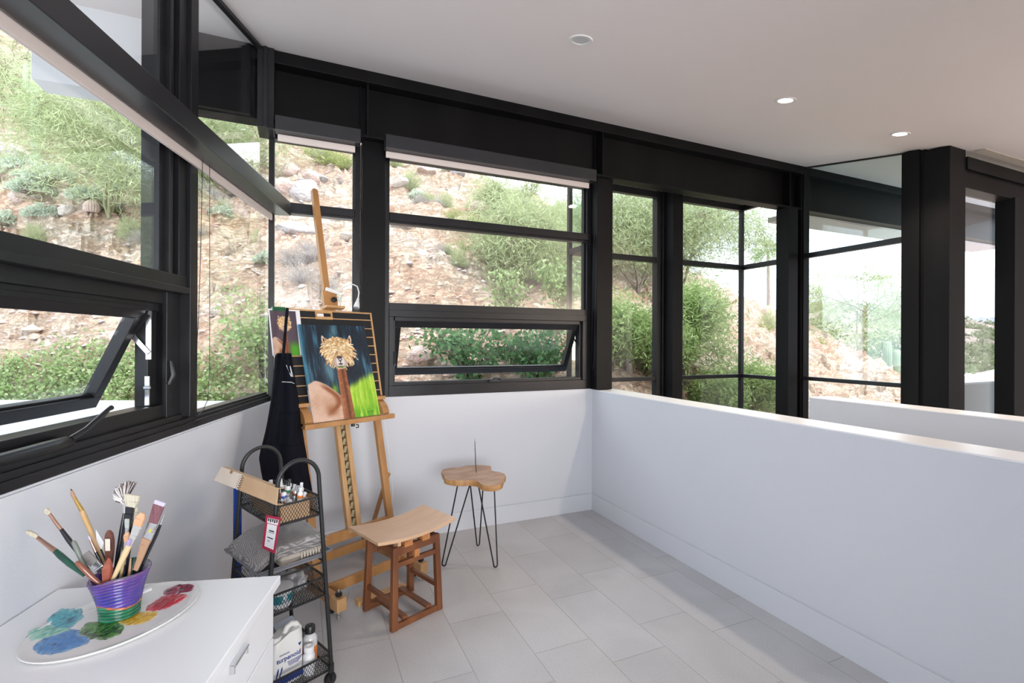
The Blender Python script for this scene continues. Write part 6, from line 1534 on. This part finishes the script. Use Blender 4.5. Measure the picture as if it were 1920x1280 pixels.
for i, (px, py, w_, asp, m, lab) in enumerate([
    (545, 335, 46, .9, M_BPINK, 'rounded pink boulder topmost of the pile behind the narrow window'), (580, 350, 44, .75, M_BPINK, 'pink boulder right of the topmost one in the pile'), (530, 372, 50, .8, M_BPINK, 'broad pink boulder at the left of the pile behind the narrow window'), (572, 385, 62, 1.0, M_BGREY, 'large cracked lilac-pink boulder in the lower middle of the pile'), (604, 348, 28, .8, M_BGREY, 'small grey boulder at the right end of the boulder pile'),
    (30, 312, 60, .5, M_BCREAM, 'long whitish boulder at the far left below the trees'), (75, 345, 50, .5, M_BCREAM, 'whitish boulder among brittlebush at the far left'), (125, 425, 34, .7, M_BCREAM, 'cream stone on the orange ledge behind the big left window'), (40, 395, 40, .6, M_BPINK, 'pinkish stone among brittlebush at the far left'), (428, 470, 38, .55, M_BCREAM, 'cream oval stone in the corner pane'), (475, 525, 28, .4, M_BCREAM, 'small pale stone near the right edge of the corner pane'), (405, 600, 26, .5, M_BCREAM, 'small pale stone low in the corner pane'),
    (560, 440, 90, .35, M_BGREY, 'long grey slanting slab behind the easel mast'), (755, 448, 56, .4, M_BGREY, 'grey slab at the left edge of the wide window under the transom'), (640, 425, 40, .5, M_BPINK, 'pinkish slab right of the easel mast under the transom'), (655, 470, 40, .5, M_BCREAM, 'cream stone right of the easel mast'), (800, 345, 36, .8, M_BPINK, 'pink boulder near the skyline in the wide window'), (815, 315, 30, 1.2, M_BPINK, 'upright pink rock on the skyline in the wide window'), (858, 350, 30, .8, M_BGREY, 'dark reddish rock on the skyline right of the upright one'), (750, 372, 36, .5, M_BCREAM, 'cream slab at the upper left of the wide window'), (900, 410, 44, .5, M_BPINK, 'pinkish ledge stone above the transom in the wide window'), (960, 390, 26, 1.2, M_BPINK, 'brownish upright rock on the skyline beside the sparse tree'), (700, 395, 30, .6, M_BCREAM, 'cream stone hidden half behind the dark post'), (940, 640, 40, .5, M_BPINK, 'pink stone low in the open awning sash'), (790, 690, 60, .6, M_BPINK, 'broad pink rock at the lower left of the open awning sash'), (215, 520, 60, .5, M_BPINK, 'pink block jutting from the cut behind the open left sash'), (265, 590, 50, .7, M_BPINK, 'dark pink block in the cut behind the left sash')]):
    p, d = hit(px, py); s = w_ * d / 906.7 / 2; o = bpy.data.objects.new('boulder', BM[i % 6] if i < 6 else BM[i % 6].copy()); COL.objects.link(o); o.data.materials.clear() if i >= 6 else None; o.data.materials.append(m)
    o.location = p + V(0, 0, s * asp * .25); o.scale = (s, s, s * asp * .95); o.rotation_euler = (rnd.uniform(-.3, .3), rnd.uniform(-.3, .3), rnd.uniform(0, 6)); tag(o, lab, 'boulder', 'boulders on the hillside')
# loose stones, far too many to count
k = MB(); sm = [(V(1, 0, -.2), V(-.5, .87, -.2), V(-.5, -.87, -.2), V(.2, .1, .6)), (V(.9, .5, 0), V(-.6, .8, .1), V(-.8, -.5, 0), V(.6, -.8, .1), V(0, 0, .7), V(.1, 0, -.5))]
for i in range(2000):
    px, py = rnd.uniform(-80, 1700), rnd.uniform(150, 760); p, d = hit(px, py, 5.2, 24) if i < 1000 else hit(rnd.uniform(-80, 1150), rnd.uniform(250, 720), 5.2, 20)
    if d >= 17: continue
    s = rnd.uniform(.02, .07) * (2.0 if rnd.random() < .06 else 1); rm = Matrix.Rotation(rnd.uniform(0, 6.3), 3, 'Z') @ Matrix.Rotation(rnd.uniform(-.5, .5), 3, 'X'); sx_, sy_, sz_ = rnd.uniform(.6, 1.3), rnd.uniform(.6, 1.3), rnd.uniform(.5, 1.0)
    k.mi = rnd.choice((0, 0, 0, 1, 2))
    k.add([p + rm @ V(q_.x * sx_ * s, q_.y * sy_ * s, q_.z * sz_ * s) for q_ in sm[1]], [(0, 1, 4), (1, 2, 4), (2, 3, 4), (3, 0, 4), (1, 0, 5), (2, 1, 5), (3, 2, 5), (0, 3, 5)])
tag(k.build('loose_stones', [M_BPINK, M_BCREAM, M_BGREY]), 'loose pink and cream stones scattered all over the rocky slope', 'stones', kind='stuff')

# cacti
M_SAG = mat('saguaro_skin', (.30, .38, .24, 1), .7, col2=(.40, .46, .30, 1), scale=3)
M_BARREL = mat('barrel_spines', (.42, .30, .25, 1), .85, col2=(.52, .40, .34, 1), scale=14)
def ribbed(k, path, rad, nr=14, n=56):
    P = [Vector(p) for p in path]; ring = []
    for i, p in enumerate(P):
        t = (P[min(i + 1, len(P) - 1)] - P[max(i - 1, 0)]).normalized(); x = t.cross(V(.0, 1, .05)).normalized(); y = t.cross(x)
        ring += [p + (x * math.cos(2 * PI * j / n) + y * math.sin(2 * PI * j / n)) * rad[i] * (1 + .09 * math.cos(nr * 2 * PI * j / n)) for j in range(n)]
    k.add(ring, [(i * n + j, i * n + (j + 1) % n, (i + 1) * n + (j + 1) % n, (i + 1) * n + j) for i in range(len(P) - 1) for j in range(n)] + [tuple((len(P) - 1) * n + j for j in range(n))])
def column(label, px, py, top, wpx, v=None, arms=()):
    p, h = tb(px, py, top, v); d = (p - V(0, 0, 0)).dot(FWD); r = wpx * d / 906.7 / 2; t = thing('saguaro_cactus', label, 'cactus', p - V(0, 0, .1), 0, 'columnar cacti')
    k = MB(); zz = [0, .1, .4, .7, .88, .95, .985, 1.0]; rr = [.8, .9, 1, 1, .95, .78, .5, .05]; ribbed(k, [V(0, 0, (h + .1) * z) for z in zz], [r * x for x in rr]); k.build('stem', M_SAG, t, smooth='all')
    for z0, s, hh in arms:
        k = MB(); a = RGT * s; z0 *= h; pts = [V(0, 0, z0), a * r * 1.8 + V(0, 0, z0), a * r * 2.5 + V(0, 0, z0 + r), a * r * 2.6 + V(0, 0, z0 + hh * .6 * h), a * r * 2.6 + V(0, 0, z0 + hh * h), a * r * 2.6 + V(0, 0, z0 + hh * h + r * .4)]
        ribbed(k, pts, [r * .5, r * .55, r * .6, r * .6, r * .5, r * .05], 10, 40); k.build('arm', M_SAG, t, smooth='all')
column('tall columnar cactus with one arm at the far upper left', 68, 218, 78, 15, 9.5, [(.62, -1, .22)])
column('thick columnar cactus left of the dark column in the stairwell glass', 1664, 700, 636, 13, 15.5)
column('columnar cactus touching the dark column in the stairwell glass', 1682, 708, 652, 12, 15)
def barrel(label, px, py, wpx, asp, v=None):
    p, d = hit(px, py) if v is None else (None, v)
    if p is None: q_ = at(px, py, v); a = q_.dot(RGT); p = uvw(a, v, hill(a, v))
    r = wpx * d / 906.7 / 2; t = thing('barrel_cactus', label, 'cactus', p - V(0, 0, r * .1), 0, 'barrel cacti'); k = MB(); a = [i / 9 for i in range(10)]
    ribbed(k, [V(0, 0, 2 * r * asp * (x * .5 + .5 * (1 - math.cos(x * PI)) * .5)) for x in a], [r * max(.03, math.sin(PI * (.18 + .82 * x)) ** .6) for x in a], 18, 72); k.build('stem', M_BARREL, t, smooth='all')
    MB().lathe([(r * .3, 0), (r * .25, r * .12), (.0001, r * .13)], 12, c=(0, 0, 2 * r * asp * .97)).build('crown', LM_WISP, t)
barrel('round pinkish barrel cactus above the transom in the narrow window', 640, 374, 22, .95)
barrel('barrel cactus on the orange ledge behind the big left window', 172, 428, 24, 1.0)
barrel('tall barrel cactus on the slope in the corner stairwell pane', 1441, 596, 24, 1.5, 15)
barrel('small barrel cactus near the skyline in the wide window', 775, 318, 14, .9)

# palm far beyond the stairwell corner
p = at(1440, 585, 40); t = thing('fan_palm', 'tall slim palm against the sky in the corner stairwell pane', 'palm', p - V(0, 0, 2)); h = 2 + (585 - 470) / 906.7 * 40
MB().tube([V(0, 0, 0), V(.05, 0, h * .5), V(-.05, 0, h)], [.16, .13, .11], n=10).build('trunk', M_BARK1, t, smooth=True)
g = np.random.default_rng(9); P = []; D = []
for i in range(26):
    a = 2 * PI * i / 26; e_ = g.uniform(-.6, 1.2); ax = V(math.cos(a) * math.cos(e_), math.sin(a) * math.cos(e_), math.sin(e_))
    for j in range(40):
        s = g.random(); q_ = ax * (.4 + .9 * s) + V(0, 0, -.35 * s * s); P.append(np.array(q_) + g.normal(size=3) * .12 * s + np.array([0, 0, h])); D.append(np.array(ax) + g.normal(size=3) * .35 + np.array([0, 0, -.4 * s]))
obj('fronds', foliage_mesh('palm_fronds', P, D, .7, .045, LM_DARK, 2), t)
# scrub dotted over the far slope
P = []; D = []; g = np.random.default_rng(15)
for i in range(1500):
    c_ = np.array(fv[g.integers(0, int(len(fv) * .9))]); r = g.uniform(.4, 1.1)
    for j in range(16): d = g.normal(size=3); d[2] = abs(d[2]); d /= np.linalg.norm(d); P.append(c_ + d * r * np.array([1, 1, .7])); D.append(d + g.normal(size=3) * .5)
o = obj('distant_scrub', foliage_mesh('scrub', P, D, .6, .30, leafmat('far_scrub_green', (.13, .16, .08, 1), (.20, .22, .12, 1)), 8)); tag(o, 'grey-green desert scrub dotted over the distant hillside', 'scrub', kind='stuff')

# the desert is no brighter than weathered rock and dusty leaves are
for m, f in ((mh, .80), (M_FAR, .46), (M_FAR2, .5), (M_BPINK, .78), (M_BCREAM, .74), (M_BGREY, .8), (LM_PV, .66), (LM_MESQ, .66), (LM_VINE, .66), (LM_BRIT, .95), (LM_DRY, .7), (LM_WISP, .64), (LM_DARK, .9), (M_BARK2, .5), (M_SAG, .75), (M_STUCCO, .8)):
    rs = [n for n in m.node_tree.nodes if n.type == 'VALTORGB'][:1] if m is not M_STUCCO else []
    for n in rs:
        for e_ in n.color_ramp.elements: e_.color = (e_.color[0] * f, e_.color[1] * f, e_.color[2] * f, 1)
M_STUCCO.node_tree.nodes['Principled BSDF'].inputs['Base Color'].default_value = (.33, .32, .30, 1)
